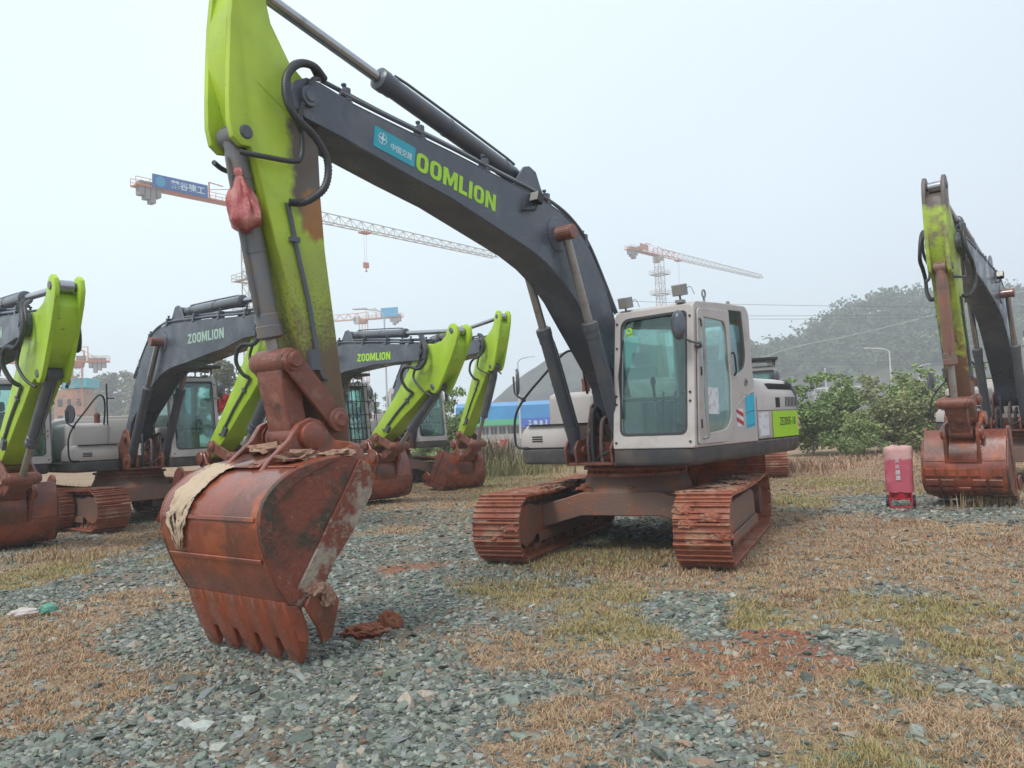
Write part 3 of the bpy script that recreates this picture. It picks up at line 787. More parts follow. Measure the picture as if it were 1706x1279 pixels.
def cab_parts(mk):
    """meshes of the cab: list of (name, mesh)"""
    g = M_[mk]
    prof = rounded([(1.20, 1.295), (1.02, 2.90), (0.95, 2.955), (0.25, 3.0), (-0.57, 3.03), (-0.665, 2.95), (-0.70, 2.1), (-0.76, 1.295)], [0.01, 0.05, 0.04, 0.2, 0.06, 0.08, 0.2, 0.01])
    T = lambda y: Matrix.Translation((0, y, 0))
    out = []
    L = panel("cab", [prof, grow(DOORGLASS, 0.015), QUARTER], 0.05, g, 0.012, M=T(1.377))
    out.append(("cab", L))
    out.append(("side_panel", panel("side_panel", [prof, rounded([(0.95, 2.75), (-0.5, 2.85), (-0.55, 1.9), (1.02, 1.9)], 0.08)], 0.04, g, 0.01, M=T(0.408))))
    fr = rounded([(0.385, 0.0), (1.41, 0.0), (1.40, 1.635), (0.395, 1.625)], [0.02, 0.02, 0.07, 0.07])
    ho = rounded([(0.475, 0.15), (1.325, 0.15), (1.325, 1.56), (0.475, 1.54)], [0.09, 0.09, 0.06, 0.12])
    out.append(("front_frame", panel("front_frame", [fr, ho], 0.05, g, 0.012, 'yz', FRM)))
    out.append(("window_seal", panel("window_seal", [grow(ho, 0.012), grow(ho, -0.018)], 0.012, M_['rubber'], 0.003, 'yz', FRM @ Matrix.Translation((0.024, 0, 0)))))
    out.append(("windshield", panel("windshield", [grow(ho, 0.005)], 0.006, M_['glass'], 0, 'yz', FRM @ Matrix.Translation((-0.004, 0, 0)))))
    m = MB().prism([(1.02, 2.885), (0.95, 2.965), (0.25, 3.015), (-0.56, 3.045), (-0.66, 2.97), (-0.65, 2.9), (0.98, 2.84)], 0.43, 1.355)
    out.append(("roof", m.mesh("roof", g, bevel=0.02)))
    rr = [(0.41, 1.295), (1.375, 1.295), (1.375, 2.95), (0.41, 2.95)]
    out.append(("rear_panel", panel("rear_panel", [rr, rounded([(0.5, 2.0), (1.28, 2.0), (1.28, 2.84), (0.5, 2.84)], 0.08)], 0.03, g, 0.008, 'yz', Matrix.Translation((-0.675, 0, 0)))))
    out.append(("rear_window", panel("rear_window", [rounded([(0.49, 1.99), (1.29, 1.99), (1.29, 2.85), (0.49, 2.85)], 0.08)], 0.005, M_['glass'], 0, 'yz', Matrix.Translation((-0.675, 0, 0)))))
    out.append(("side_window", panel("side_window", [rounded([(0.96, 2.76), (-0.51, 2.86), (-0.56, 1.89), (1.03, 1.89)], 0.08)], 0.005, M_['glass'], 0, M=T(0.408))))
    out.append(("quarter_window", panel("quarter_window", [grow(QUARTER, 0.012)], 0.006, M_['glass_dark'], 0, M=T(1.396))))
    door = rounded([(0.95, 2.88), (0.05, 2.92), (0.04, 2.46), (-0.01, 2.08), (0.01, 1.66), (0.14, 1.43), (0.34, 1.325), (1.10, 1.325), (1.02, 2.2)], [0.05, 0.03, 0.03, 0.1, 0.15, 0.1, 0.1, 0.03, 0.3])
    out.append(("door", panel("door", [door, DOORGLASS], 0.026, g, 0.008, M=T(1.412))))
    out.append(("door_seal", panel("door_seal", [grow(door, 0.012), grow(door, -0.03)], 0.006, M_['black'], 0, M=T(1.4045))))
    out.append(("door_window", panel("door_window", [grow(DOORGLASS, 0.008)], 0.006, M_['glass'], 0, M=T(1.408))))
    m = MB().tube([(0.93, 1.425, 2.76), (0.94, 1.475, 2.72), (0.955, 1.48, 2.3), (0.975, 1.48, 1.65), (0.965, 1.475, 1.42), (0.99, 1.425, 1.385)], 0.018, 8)
    out.append(("grab_rail", m.mesh("grab_rail", M_['rail'])))
    m = MB().tube([(0.03, 1.425, 2.4), (0.03, 1.46, 2.38), (0.0, 1.46, 2.18), (-0.02, 1.425, 2.12)], 0.012, 6)
    m.box(0.26, 0.42, 1.38, 1.40, 2.03, 2.07); m.box(0.36, 0.41, 1.38, 1.40, 1.95, 2.03)
    out.append(("door_handle", m.mesh("door_handle", M_['black'], bevel=0.004, seg=1)))
    # interior
    m = MB().box(-0.62, 1.14, 0.44, 1.34, 1.30, 1.33)
    m.box(-0.64, -0.55, 0.44, 1.34, 1.33, 1.98)
    m.box(-0.55, 0.55, 0.45, 0.62, 1.33, 1.85)
    m.box(-0.55, 0.45, 1.18, 1.32, 1.33, 1.8)
    m.box(0.95, 1.12, 0.47, 1.33, 1.33, 1.42)
    out.append(("console", m.mesh("console", M_['cream'], bevel=0.03)))
    m = MB().box(-0.35, 0.22, 0.66, 1.14, 1.55, 1.78)
    Mt = Matrix.Translation((-0.33, 0.9, 1.75)) @ Matrix.Rotation(R(-12), 4, 'Y')
    m.box(-0.07, 0.08, -0.24, 0.24, 0, 0.62, Mt); m.box(-0.05, 0.06, -0.14, 0.14, 0.64, 0.84, Mt)
    m.box(-0.25, 0.1, 0.75, 1.05, 1.33, 1.55)
    out.append(("seat", m.mesh("seat", M_['seat'], bevel=0.04, seg=2)))
    for y in (0.55, 1.25):
        m = MB(); m.cyl((0.42, y, 1.8), (0.46, y, 2.06), 0.018, n=8); m.turn([(0, 0.02), (0.04, 0.034), (0.1, 0.028), (0.12, 0.01)], (0.46, y, 2.04), (0, 0, 1), 10)
        out.append(("lever", m.mesh("lever", M_['black'])))
    for y in (0.82, 0.98):
        out.append(("travel_lever", MB().cyl((0.85, y, 1.33), (0.72, y, 1.95), 0.014, n=8).mesh("travel_lever", M_['black'])))
    m = MB()
    m.box(0.25, 1.0, 0.45, 1.34, 2.80, 2.86)
    out.append(("headliner", m.mesh("headliner", M_['seat'], bevel=0.02)))
    bar = [(0.47, 0.555), (1.33, 0.555), (1.33, 0.585), (0.47, 0.585)]
    out.append(("window_bar", panel("window_bar", [bar], 0.02, M_['seat'], 0.003, 'yz', FRM @ Matrix.Translation((-0.02, 0, 0)))))
    m = MB()
    for a, b in (((0.03, 0.50, 0.35), (0.035, 0.455, 0.86)), ((0.035, 0.455, 0.86), (0.03, 0.50, 1.30))):
        m.cyl(FRM @ Vector(a), FRM @ Vector(b), 0.012, n=6)
    out.append(("wiper", m.mesh("wiper", M_['black'])))
    for yy in (0.42, 1.37):
        for zz in (0.06, 0.52, 0.62, 1.2, 1.5):
            out.append(("bolt", MB().cyl(FRM @ Vector((0.02, yy, zz)), FRM @ Vector((0.04, yy, zz)), 0.013, n=8).mesh("bolt", M_['black'])))
    # lamps, mirror, eye bolt
    for y, x, dz in ((0.50, 0.98, 2.99), (1.22, 0.98, 3.05)):
        m = MB(); Mt = Matrix.Translation((x, y, dz + 0.05)) @ Matrix.Rotation(R(12), 4, 'Y') @ Matrix.Rotation(R(-14), 4, 'Z')
        m.box(-0.06, 0.045, -0.075, 0.075, -0.055, 0.075, Mt)
        m.cyl((x, y, dz + 0.02), (x - 0.02, y, dz - 0.06), 0.014, n=6)
        m.box(x - 0.05, x + 0.03, y - 0.05, y + 0.05, dz - 0.09, dz - 0.055)
        m.tube([(x - 0.06, y + 0.02, dz + 0.04), (x - 0.08, y + 0.1, dz + 0.1), (x - 0.06, y + 0.16, dz)], 0.006, 5)
        lm = MB().box(0.046, 0.053, -0.068, 0.068, -0.048, 0.068, Mt)
        out.append(("roof_lamp", m.mesh("roof_lamp", M_['rail'], bevel=0.01, seg=1)))
        out.append(("lamp_lens", lm.mesh("lamp_lens", M_['lampg'], bevel=0.004, seg=1)))
    m = MB()
    P = [(0.55 + 0.045 * math.cos(a), 1.33, 3.10 + 0.045 * math.sin(a)) for a in np.linspace(-math.pi / 2, 1.5 * math.pi, 17)]
    m.tube(P, 0.011, 6, 1); m.cyl((0.55, 1.33, 2.99), (0.55, 1.33, 3.06), 0.016, n=8)
    out.append(("lifting_eye", m.mesh("lifting_eye", M_['rail'])))
    m = MB().turn([(0, 0.014), (0.07, 0.014), (0.072, 0.024), (0.1, 0.024), (0.11, 0.012)], (-0.3, 1.28, 2.99), (0, 0, 1), 10)
    out.append(("antenna_stub", m.mesh("antenna_stub", M_['rail'])))
    m = MB().tube([(1.02, 1.42, 2.43), (1.10, 1.50, 2.45), (1.25, 1.46, 2.47), (1.33, 1.40, 2.52)], 0.013, 6)
    m.turn([(-0.03, 0.02), (0, 0.045), (0.05, 0.03)], (1.06, 1.46, 2.43), (0, 0, 1), 10)
    Mt = Matrix.Translation((1.34, 1.36, 2.66)) @ Matrix.Rotation(R(35), 4, 'Z')
    m.loft([[Mt @ Vector((x, sc * 0.085 * math.cos(a), sc * 0.17 * math.sin(a))) for a in np.linspace(0, 2 * math.pi, 20, endpoint=False)] for x, sc in ((-0.03, 0.9), (-0.01, 1.0), (0.03, 0.92), (0.06, 0.6))])
    out.append(("mirror", m.mesh("mirror", M_['barrel'], angle=45)))
    return out

def body_mesh(mk):
    cs = [(-1.365, 1.30), (-1.365, 1.86), (-1.335, 1.95), (-1.21, 2.115), (-1.05, 2.15), (1.05, 2.15), (1.21, 2.115), (1.335, 1.95), (1.365, 1.86), (1.365, 1.30)]
    m = MB().prism(cs, -2.5, -0.775, 'x')
    m.box(-2.3, -0.95, -0.75, 0.75, 2.14, 2.22)
    return m.mesh("engine_housing", M_[mk], bevel=0.02, seg=2)

def body_detail(mk):
    m = MB()
    for s in (-1, 1):
        y = s * 1.3665
        for x0, x1, z0, z1 in ((-2.46, -0.86, 1.676, 1.684), (-0.872, -0.864, 1.31, 1.86), (-1.434, -1.426, 1.31, 1.67)):
            m.box(x0, x1, y - 0.002, y + 0.002, z0, z1)
        for k in range(8):
            x = -1.99 - k * 0.062
            m.prism([(x, 1.73), (x - 0.028, 1.73), (x - 0.05, 1.87), (x - 0.022, 1.87)], y - 0.002, y + 0.002)
        for k in range(17):
            x = -1.47 - k * 0.056
            m.prism([(x, 1.975), (x - 0.026, 1.975), (x - 0.05, 2.06), (x - 0.024, 2.06)], s * 1.275 - 0.045, s * 1.275 + 0.045)
        m.box(-1.77, -1.60, y - 0.003, y + 0.003, 1.72, 1.86)
    m.box(-0.82, -0.79, 1.30, 1.36, 2.0, 2.10)
    # slanted slots sit in the chamfer
    return m.mesh("vent_slot", M_['slot'])

def counterweight_mesh():
    pl = [(-2.44, 1.36)] + [(-2.44 - 0.48 * math.cos(t) ** 0.6, 1.36 * math.sin(t)) for t in np.linspace(math.pi / 2 - 0.12, -math.pi / 2 + 0.12, 17)] + [(-2.44, -1.36)]
    m = MB().loft([[(p[0] + 0.04, p[1] * 0.97, 1.10) for p in pl], [(p[0], p[1], 1.2) for p in pl], [(p[0], p[1], 1.95) for p in pl], [(p[0] + 0.06, p[1] * 0.95, 2.10) for p in pl]])
    return m.mesh("counterweight", M_['dark_low'], bevel=0.02, seg=2)

def right_boxes(mk):
    m = MB()
    m.loft([[(x, y, 1.302) for x, y in ((0.74, -1.36), (0.74, -0.49), (0.1, -0.49), (0.1, -1.36))],
            [(x, y, 1.50) for x, y in ((0.745, -1.345), (0.745, -0.49), (0.1, -0.49), (0.1, -1.345))],
            [(x, y, 1.615) for x, y in ((0.70, -1.27), (0.70, -0.49), (0.1, -0.49), (0.1, -1.27))]])
    return m.mesh("tool_box", M_[mk], bevel=0.025, seg=2)

def tank_mesh(mk):
    m = MB().box(-0.74, 0.24, -1.245, -0.455, 1.30, 2.05)
    return m.mesh("fuel_tank", M_[mk], bevel=0.09, seg=3)

def tank_detail():
    m = MB().box(0.25, 0.765, -1.24, -0.46, 1.612, 1.62)
    for k in range(3):
        z = 1.385 + k * 0.03
        m.box(0.735, 0.748, -1.16, -0.99, z, z + 0.018)
    return m.mesh("box_vent", M_['slot'])

def filler_mesh():
    return MB().turn([(0, 0.055), (0.13, 0.055), (0.131, 0.06), (0.19, 0.06), (0.2, 0.035), (0.22, 0.03)], (0.1, -0.67, 2.04), (0, 0, 1), 18).mesh("filler_cap", M_['link'])

def rail_mesh():
    m = MB().tube([(0.72, -1.22, 1.31), (0.77, -1.36, 1.315), (0.78, -1.42, 1.40), (0.76, -1.42, 1.73), (0.70, -1.31, 1.97), (0.58, -1.05, 2.28), (0.45, -0.80, 2.56), (0.38, -0.68, 2.60), (0.32, -0.60, 2.50), (0.28, -0.58, 2.28), (0.22, -0.58, 2.02)], 0.017, 8)
    m.cyl((0.2, -0.50, 2.0), (0.22, -0.52, 2.85), 0.016, n=8)
    m.cyl((0.21, -0.51, 2.55), (0.18, -0.36, 2.55), 0.012, n=6)
    m.turn([(-0.03, 0.03), (0.03, 0.03)], (0.70, -1.31, 1.97), (0, 0, 1), 10)
    return m.mesh("hand_rail", M_['black'])

def right_mirror():
    m = MB().tube([(0.70, -1.31, 1.97), (0.72, -1.42, 2.04), (0.72, -1.45, 2.12), (0.72, -1.455, 2.3)], 0.015, 7)
    Mt = Matrix.Translation((0.74, -1.375, 2.22)) @ Matrix.Rotation(R(-55), 4, 'Z')
    m.loft([[Mt @ Vector((x, sc * 0.10 * math.cos(a), sc * 0.185 * math.sin(a))) for a in np.linspace(0, 2 * math.pi, 20, endpoint=False)] for x, sc in ((-0.03, 0.7), (-0.012, 0.98), (0.0, 1.0), (0.018, 0.96))])
    return m.mesh("side_mirror", M_['barrel'], angle=45)

def guard_mesh():
    m = MB()
    for k in range(9):
        y = 0.42 + k * 0.12
        m.cyl((1.30 - 0.02 * 0, y, 1.34), (1.14, y, 2.92), 0.012, n=6)
    for z in (1.4, 1.75, 2.1, 2.45, 2.85):
        x = 1.30 - 0.16 * (z - 1.34) / 1.58
        m.cyl((x, 0.42, z), (x, 1.38, z), 0.012, n=6)
        m.cyl((x, 1.38, z), (0.95, 1.47, z), 0.012, n=6)
    return m.mesh("window_guard", M_['black'])

def visor_mesh():
    m = MB().box(0.1, 1.25, 0.36, 1.44, 3.12, 3.19)
    for x, y in ((0.2, 0.45), (0.2, 1.36), (0.95, 0.45), (0.95, 1.36)): m.cyl((x, y, 2.98), (x, y, 3.13), 0.02, n=6)
    return m.mesh("roof_guard", M_['black'], bevel=0.015, seg=1)

BPROF = SHELL + LIPP + [(5.965, 0.0), (5.945, 0.07), (5.80, 0.135)]
def solve_boom(de, ep, ka):
    """lower or raise the boom a little until the bucket just rests on the ground"""
    def low(d):
        A = rot2((A0[0] - FOOT[0], A0[1] - FOOT[1]), d); A = (A[0] + FOOT[0], A[1] + FOOT[1])
        c = rot2(C_REL, ep); cz = A[1] + c[1]
        return cz + min(rot2((p[0] - CP[0], p[1] - CP[1]), ka)[1] for p in BPROF)
    for _ in range(12):
        l = low(de); de -= l / 5.0
    return de

def excavator(label, group, sx, sy, yaw, tyaw, de, ep, ka, arm='lime', text_m=None, text_side=-1, bucket='rust', side='rust_side', edge='rust_side', paint='grey', track='clay', guard=False, visor=False, main=False, rod='rod', bcyl='barrel', deep=1.0, wide=1.0, blocks=False, thick=0.0):
    root = empty("excavator", (sx, sy, 0), R(-90 - yaw))
    tag(root, label, "excavator", group)
    de, ep, ka = R(de), R(ep), R(ka)
    de = solve_boom(de, ep, ka)
    # undercarriage
    tr = R(yaw - tyaw)
    for s in (-1, 1):
        y = s * 1.19
        t = put("track", CM(('track', track), lambda: track_mesh(track)), root, rot2((0, y), tr) + (0,), (0, 0, tr))
        put("track_frame", CM(('tf', track), lambda: track_frame_mesh('lower')), t)
        put("idler", CM('idler', idler_mesh), t, (1.62, 0, 0.405))
        put("sprocket", CM('sprocket', sprocket_mesh), t, (-1.62, 0, 0.405))
        for k in range(7):
            put("track_roller", CM('roller', roller_mesh), t, (-1.2 + 0.4 * k, 0, 0.175))
    put("lower_frame", CM('car', lambda: carbody_mesh('lower')), root, rot=(0, 0, tr))
    put("slew_ring", CM('slew', slew_mesh), root)
    # upper
    put("deck", CM('deck', deck_mesh), root)
    for k in (0, 1): put("gap_strip", CM(('gap', k), lambda: gap_mesh(k)), root)
    put("boom_bracket", CM('brk', foot_bracket), root)
    for k in range(9): put("valve_block" if k == 8 else "hydraulic_line", CM(('hb', k), lambda: hose_bundle(k)), root)
    cab = None
    for nm, me in CM(('cab', paint), lambda: cab_parts(paint)):
        o = put(nm, me, cab if cab else root)
        if cab is None: cab = o
    if guard: put("window_guard", CM('guard', guard_mesh), cab)
    if visor: put("roof_guard", CM('visor', visor_mesh), cab)
    body = put("engine_housing", CM(('body', paint), lambda: body_mesh(paint)), root)
    put("vent_slot", CM('bdet', lambda: body_detail(paint)), body)
    lp = [put("lime_panel", CM(('lpan', s), lambda: MB().box(-2.49, -1.44, s * 1.369 - 0.0035, s * 1.369 + 0.0035, 1.305, 1.672).mesh("lime_panel", M_['lime_flat'], bevel=0.001, seg=1)), body) for s in (-1, 1)]
    put("counterweight", CM('cw', counterweight_mesh), root)
    tb = put("tool_box", CM(('tb', paint), lambda: right_boxes(paint)), root)
    put("box_vent", CM('tbv', tank_detail), tb)
    tk = put("fuel_tank", CM(('tank', paint), lambda: tank_mesh(paint)), root)
    put("filler_cap", CM('filler', filler_mesh), tk)
    hr = put("hand_rail", CM('rail', rail_mesh), root)
    put("side_mirror", CM('rmir', right_mirror), hr)
    # boom
    FB = (FOOT[0], 0, FOOT[1])
    boom = put("boom", CM(('boom', thick), lambda: boom_mesh(thick)), root, FB, (0, -de, 0))
    for nm, fn in (("cylinder_boss", boom_boss), ("work_lamp", boom_lamp), ("lamp_lens", boom_lens)):
        put(nm, CM(nm, fn), boom)
    for s in (-1, 1):
        put("end_plate", CM(('bep', s), lambda: boom_plates(s)), boom)
        put("boss_plate", CM(('bpl', s), lambda: boss_plate(s)), boom)
        put("cylinder_bracket", CM(('cbr', s), lambda: base_bracket(s)), boom)
        for k in range(3): put("hydraulic_pipe", CM(('bpipe', s, k), lambda: boom_pipes(s, k)), boom)
    for p in CLAMPS: put("pipe_clamp", CM('clamp', boom_clamp), boom, p)
    boom.scale = (1, wide, 1)
    up = lambda p: (lambda q: (q[0] + FOOT[0], q[1] + FOOT[1]))(rot2((p[0] - FOOT[0], p[1] - FOOT[1]), de))
    A = up(A0)
    arm_o = put("arm", CM(('arm', arm), lambda: arm_mesh(arm)), root, (A[0], 0, A[1]), (0, -ep, 0))
    arm_o.scale = (deep, wide, 1)
    put("arm_pin", CM('armpins', arm_pins), arm_o)
    for p in (T_REL, BP_REL): put("pin", CM('armpin', arm_end_pin), arm_o, (p[0], 0, p[1]))
    for s in (-1, 1):
        put("side_plate", CM(('armside', arm, s), lambda: arm_side(arm, s)), arm_o)
        put("arm_pipe", CM(('armpipe', s), lambda: arm_pipe(s)), arm_o)
        for k in range(3): put("hydraulic_hose", CM(('hose', s, k), lambda: hose_mesh(s, k)), arm_o)
    aw = lambda p: (lambda q: (q[0] + A[0], q[1] + A[1]))(rot2((p[0] * deep, p[1]), ep))
    C, Lp, T, Bp = aw(C_REL), aw(L_REL), aw(T_REL), aw(BP_REL)
    for s in (-1, 1):
        cylinder(root, "boom_cylinder", (0.92, 1.27), up((1.98, 3.78)), s * 0.33, 1.66, 0.082, 0.05, 'barrel', 'rod_dull' if main else rod)
    cylinder(root, "arm_cylinder", up((2.37, 4.38)), T, 0, 2.2, 0.092, 0.052, 'barrel', rod)
    # bucket and its linkage
    H2 = (lambda q: (q[0] + C[0], q[1] + C[1]))(rot2((0.40, 0.20), ka))
    a, b = 0.63, 0.60
    dx, dz = H2[0] - Lp[0], H2[1] - Lp[1]; d = math.hypot(dx, dz)
    t = (a * a - b * b + d * d) / (2 * d); hh = math.sqrt(max(0, a * a - t * t))
    H1 = (Lp[0] + dx / d * t - dz / d * hh, Lp[1] + dz / d * t + dx / d * hh)
    cylinder(root, "bucket_cylinder", Bp, H1, 0, 1.56 if main or blocks else 1.42, 0.088, 0.05, bcyl, 'rod_dull')
    put("side_link", CM('slink', lambda: link_mesh(a, 0, 0, 'side')), root, (Lp[0], 0, Lp[1]), (0, -math.atan2(H1[1] - Lp[1], H1[0] - Lp[0]), 0))
    put("bucket_link", CM('blink', lambda: link_mesh(b, 0, 0, 'bucket')), root, (H1[0], 0, H1[1]), (0, -math.atan2(H2[1] - H1[1], H2[0] - H1[0]), 0))
    bk = put("bucket", CM(('bk', bucket), lambda: bucket_mesh(bucket)), root, (C[0], 0, C[1]), (0, -ka, 0))
    bk.scale = (1, wide, 1)
    for s in (-1, 1):
        put("side_plate", CM(('bks', side, s), lambda: bucket_side(side, s)), bk)
        put("side_edge", CM(('bke', edge, s), lambda: bucket_edge(edge, s)), bk)
        put("side_cutter", CM(('bkc', bucket, s), lambda: cutter_mesh(bucket, s)), bk)
        put("ear_plate", CM(('bkear', bucket, s), lambda: ear_mesh(bucket, s)), bk)
    put("top_plate", CM(('bkear', bucket, 0), lambda: ear_mesh(bucket, 0)), bk)
    if blocks:
        P = [(p.x, p.y) for p in catmull([(p[0], p[1], 0) for p in rel(SHELL, CP)], 6)]
        for r_, (i0, i1) in enumerate(((20, 25), (27, 32), (34, 39), (41, 46), (48, 53))):
            for k in range(7 if r_ == 0 else 5):
                nn_ = 7 if r_ == 0 else 5
                if (r_ * 3 + k) % 8 == 5: continue
                y0 = -0.57 + 1.14 * k / nn_; y1 = y0 + 1.14 / nn_ - 0.03
                a_, b_ = Vector(P[i0]), Vector(P[i1]); n_ = Vector((-(b_ - a_).y, (b_ - a_).x)).normalized()
                q = [a_ - n_ * 0.01, b_ - n_ * 0.01, b_ + n_ * 0.03, a_ + n_ * 0.03]
                put("wear_block", MB().prism([(v.x, v.y) for v in q], y0, y1).mesh("wear_block", M_['rust'], bevel=0.008, seg=1), bk)
    for k in range(5):
        put("tooth", CM(('tooth', bucket), lambda: tooth_mesh(bucket)), bk, (0, -0.505 + 0.2525 * k, 0))
    # lettering on the boom
    if text_m:
        s = text_side
        xd = (-1, 0, -0.148) if s > 0 else (1, 0, 0.148)
        c = (3.72 - FOOT[0], s * 0.2272, 4.005 - FOOT[1])
        put("lettering", CM(('txt', s, text_m), lambda: block_text("lettering", "ZOOMLION", 1.36, 0.175, M_[text_m], c, xd, (0, 0, 1))), boom)
    return root, boom, arm_o, bk, cab, body

# ------------------------------------------------------------------ ground
def vnoise(x, y, scale, seed):
    r = np.random.default_rng(seed).random((256, 256))
    x = x / scale; y = y / scale
    xi = np.floor(x).astype(int); yi = np.floor(y).astype(int)
    fx = x - xi; fy = y - yi
    fx = fx * fx * (3 - 2 * fx); fy = fy * fy * (3 - 2 * fy)
    g = lambda a, b: r[a % 256, b % 256]
    return (g(xi, yi) * (1 - fx) + g(xi + 1, yi) * fx) * (1 - fy) + (g(xi, yi + 1) * (1 - fx) + g(xi + 1, yi + 1) * fx) * fy
def fbm(x, y, scale, seed, o=4):
    t = 0; a = 0.5; s = 0
    for k in range(o):
        t = t + a * vnoise(x, y, scale, seed + k); s += a; a *= 0.55; scale *= 0.5
    return t / s
sstep = lambda a, b, v: (lambda t: t * t * (3 - 2 * t))(np.clip((v - a) / (b - a), 0, 1))

PATCH = [('S',-3.58,6.01,0.92,1.37),('S',-4.30,8.14,0.73,1.03),('G',-6.18,10.40,0.80,1.27),('S',-6.54,14.69,0.77,2.78),('G',-5.00,11.02,0.37,0.73),('S',-3.01,5.06,0.44,0.54),('S',-0.18,6.04,0.49,0.75),('G',-0.11,7.98,1.00,0.88),('G',0.71,7.41,0.59,1.02),('G',0.66,6.43,0.56,0.57),('S',-2.18,13.23,0.62,1.82),('R',-1.25,9.62,0.51,0.4),('R',-1.20,6.65,0.16,0.2),('R',1.30,5.45,0.85,0.5),('R',1.78,5.78,0.45,0.4),('S',1.28,5.06,0.61,0.48),('S',0.26,4.75,0.55,0.41),('S',0.06,4.15,0.57,0.39),('G',0.96,9.69,1.04,0.95),('S',4.28,9.45,1.48,2.88),('S',5.59,9.79,0.73,2.09),('S',2.87,8.42,0.74,1.22),('G',1.83,6.72,0.33,0.60),('G',3.37,6.65,0.75,0.64),('G',3.06,5.45,0.40,0.62),('S',1.55,4.49,0.69,0.48),('G',1.49,4.00,0.45,0.35),('S',2.23,4.23,0.49,0.55),('G',2.18,4.93,0.24,0.36),('S',3.34,6.24,0.50,0.81),('G',7.41,18.92,1.01,2.51),('G',5.35,15.63,0.59,1.43),('S',8.99,25.77,1.74,6.11),('S',10.49,24.40,1.30,5.60),('S',9.21,19.47,0.97,3.57),('G',-1.11,25.14,1.15,6.85),('S',-1.71,19.09,1.18,2.74),('G',0.02,29.35,1.96,5.76),('S',0.53,5.70,0.49,0.44),('S',1.44,8.42,0.59,0.82),('S',-9.00,15.96,0.59,2.03),('K',-1.11,4.82,0.94,1.00),('K',-3.09,6.78,0.75,0.93),('K',-2.39,12.24,0.87,2.94),('K',-1.31,7.82,0.71,1.14),('K',1.50,7.01,0.49,0.81),('K',6.71,13.81,1.68,1.78),('K',3.39,7.43,0.50,0.39),('K',1.78,12.25,0.52,1.12),('K',-5.15,10.82,0.82,1.69),('K',1.02,4.46,0.28,0.56),('K',2.91,5.47,0.22,0.31),('K',2.60,4.66,0.19,0.34),('K',2.36,5.87,0.36,0.37),('K',-0.68,5.33,0.48,0.65),('K',-2.56,4.28,0.40,0.38)]
def fields(x, y):
    wx = x + 0.5 * (fbm(x, y, 0.9, 50) - 0.5); wy = y + 0.9 * (fbm(x, y, 0.9, 60) - 0.5)
    acc = {k: np.zeros_like(x) for k in 'SGRK'}
    for k, cx, cy, rx, ry in PATCH:
        acc[k] = np.maximum(acc[k], np.exp(-1.1 * (((wx - cx) / rx) ** 2 + ((wy - cy) / ry) ** 2)))
    base = 0.31 + 0.27 * sstep(0.3, 2.6, x) + 0.10 * sstep(-2.0, -3.4, x) + 0.30 * sstep(15, 20, y)
    gr = base + 0.62 * np.maximum(acc['S'], acc['G']) - 0.42 * acc['K'] + 0.75 * (fbm(x, y, 1.1, 5, 5) - 0.5)
    grass = sstep(0.30, 0.74, gr)
    green = np.clip(acc['G'] - 0.55 * acc['S'] + 0.9 * (fbm(x, y, 1.6, 90) - 0.5) + 0.06, 0, 1) * 0.75
    red = sstep(0.3, 0.75, acc['R'] + 1.1 * (fbm(x, y, 0.35, 30) - 0.5))
    return grass, green, red
def height(x, y):
    h = 0.035 * (fbm(x, y, 0.8, 3) - 0.5) + 0.02 * (fbm(x, y, 0.18, 8, 3) - 0.5)
    for cx, cy, rx, ry, a in ((-1.20, 6.65, 0.14, 0.12, 0.05), (1.78, 5.84, 0.3, 0.25, 0.08), (1.45, 5.5, 0.5, 0.3, 0.05), (-1.25, 9.6, 0.5, 0.3, 0.05)):
        h = h + a * np.exp(-(((x - cx) / rx) ** 2 + ((y - cy) / ry) ** 2)) * (0.6 + 0.8 * fbm(x, y, 0.09, 21, 3))
    return h - 0.02

gx = np.concatenate([-np.geomspace(8, 420, 50)[::-1], np.arange(-7.9, 7.95, 0.07), np.geomspace(8, 420, 50)])
gy = np.concatenate([-np.geomspace(2, 40, 10)[::-1], np.linspace(-1.5, 2.4, 8), np.arange(2.5, 15, 0.07), np.geomspace(15.05, 500, 130)])
GX, GY = np.meshgrid(gx, gy)
X_, Y_ = GX.ravel(), GY.ravel()
gr, gn, rd = fields(X_, Y_)
far = sstep(25, 60, np.hypot(X_, Y_))
Z_ = height(X_, Y_) * (1 - far)
mixc = lambda a, b, t: a * (1 - t[:, None]) + np.array(b) * t[:, None]
c0 = np.tile(np.array([0.165, 0.172, 0.152]), (len(X_), 1)) * (0.8 + 0.4 * fbm(X_, Y_, 0.3, 71))[:, None]
c0 = mixc(c0, (0.27, 0.185, 0.125), 0.75 * sstep(0.42, 0.66, fbm(X_, Y_, 0.7, 77)))
straw = mixc(np.tile(np.array([0.33, 0.225, 0.145]), (len(X_), 1)), (0.26, 0.225, 0.095), gn)
straw = mixc(straw, (0.29, 0.15, 0.09), 0.8 * sstep(0.56, 0.72, fbm(X_, Y_, 0.8, 310, 4)))
straw *= (0.75 + 0.5 * fbm(X_, Y_, 0.25, 40))[:, None]
c0 = c0 * (1 - gr[:, None]) + straw * gr[:, None]
c0 = mixc(c0, (0.31, 0.125, 0.072), rd * 0.8)
nx = len(gx)
ii, jj = np.meshgrid(np.arange(len(gy) - 1), np.arange(nx - 1), indexing='ij')
b0 = (ii * nx + jj).ravel()
F_ = np.stack([b0, b0 + 1, b0 + nx + 1, b0 + nx], 1)
M_['ground'] = mat("ground_soil", (1, 1, 1), 0.9, attr="tint", layers=(), vary=(28, 0.35), bump=(22, 0.9, 0.05), spec=0.25)
tag(put("ground", np_mesh("ground", np.stack([X_, Y_, Z_], 1), F_, M_['ground'], c0, True)), kind="structure")

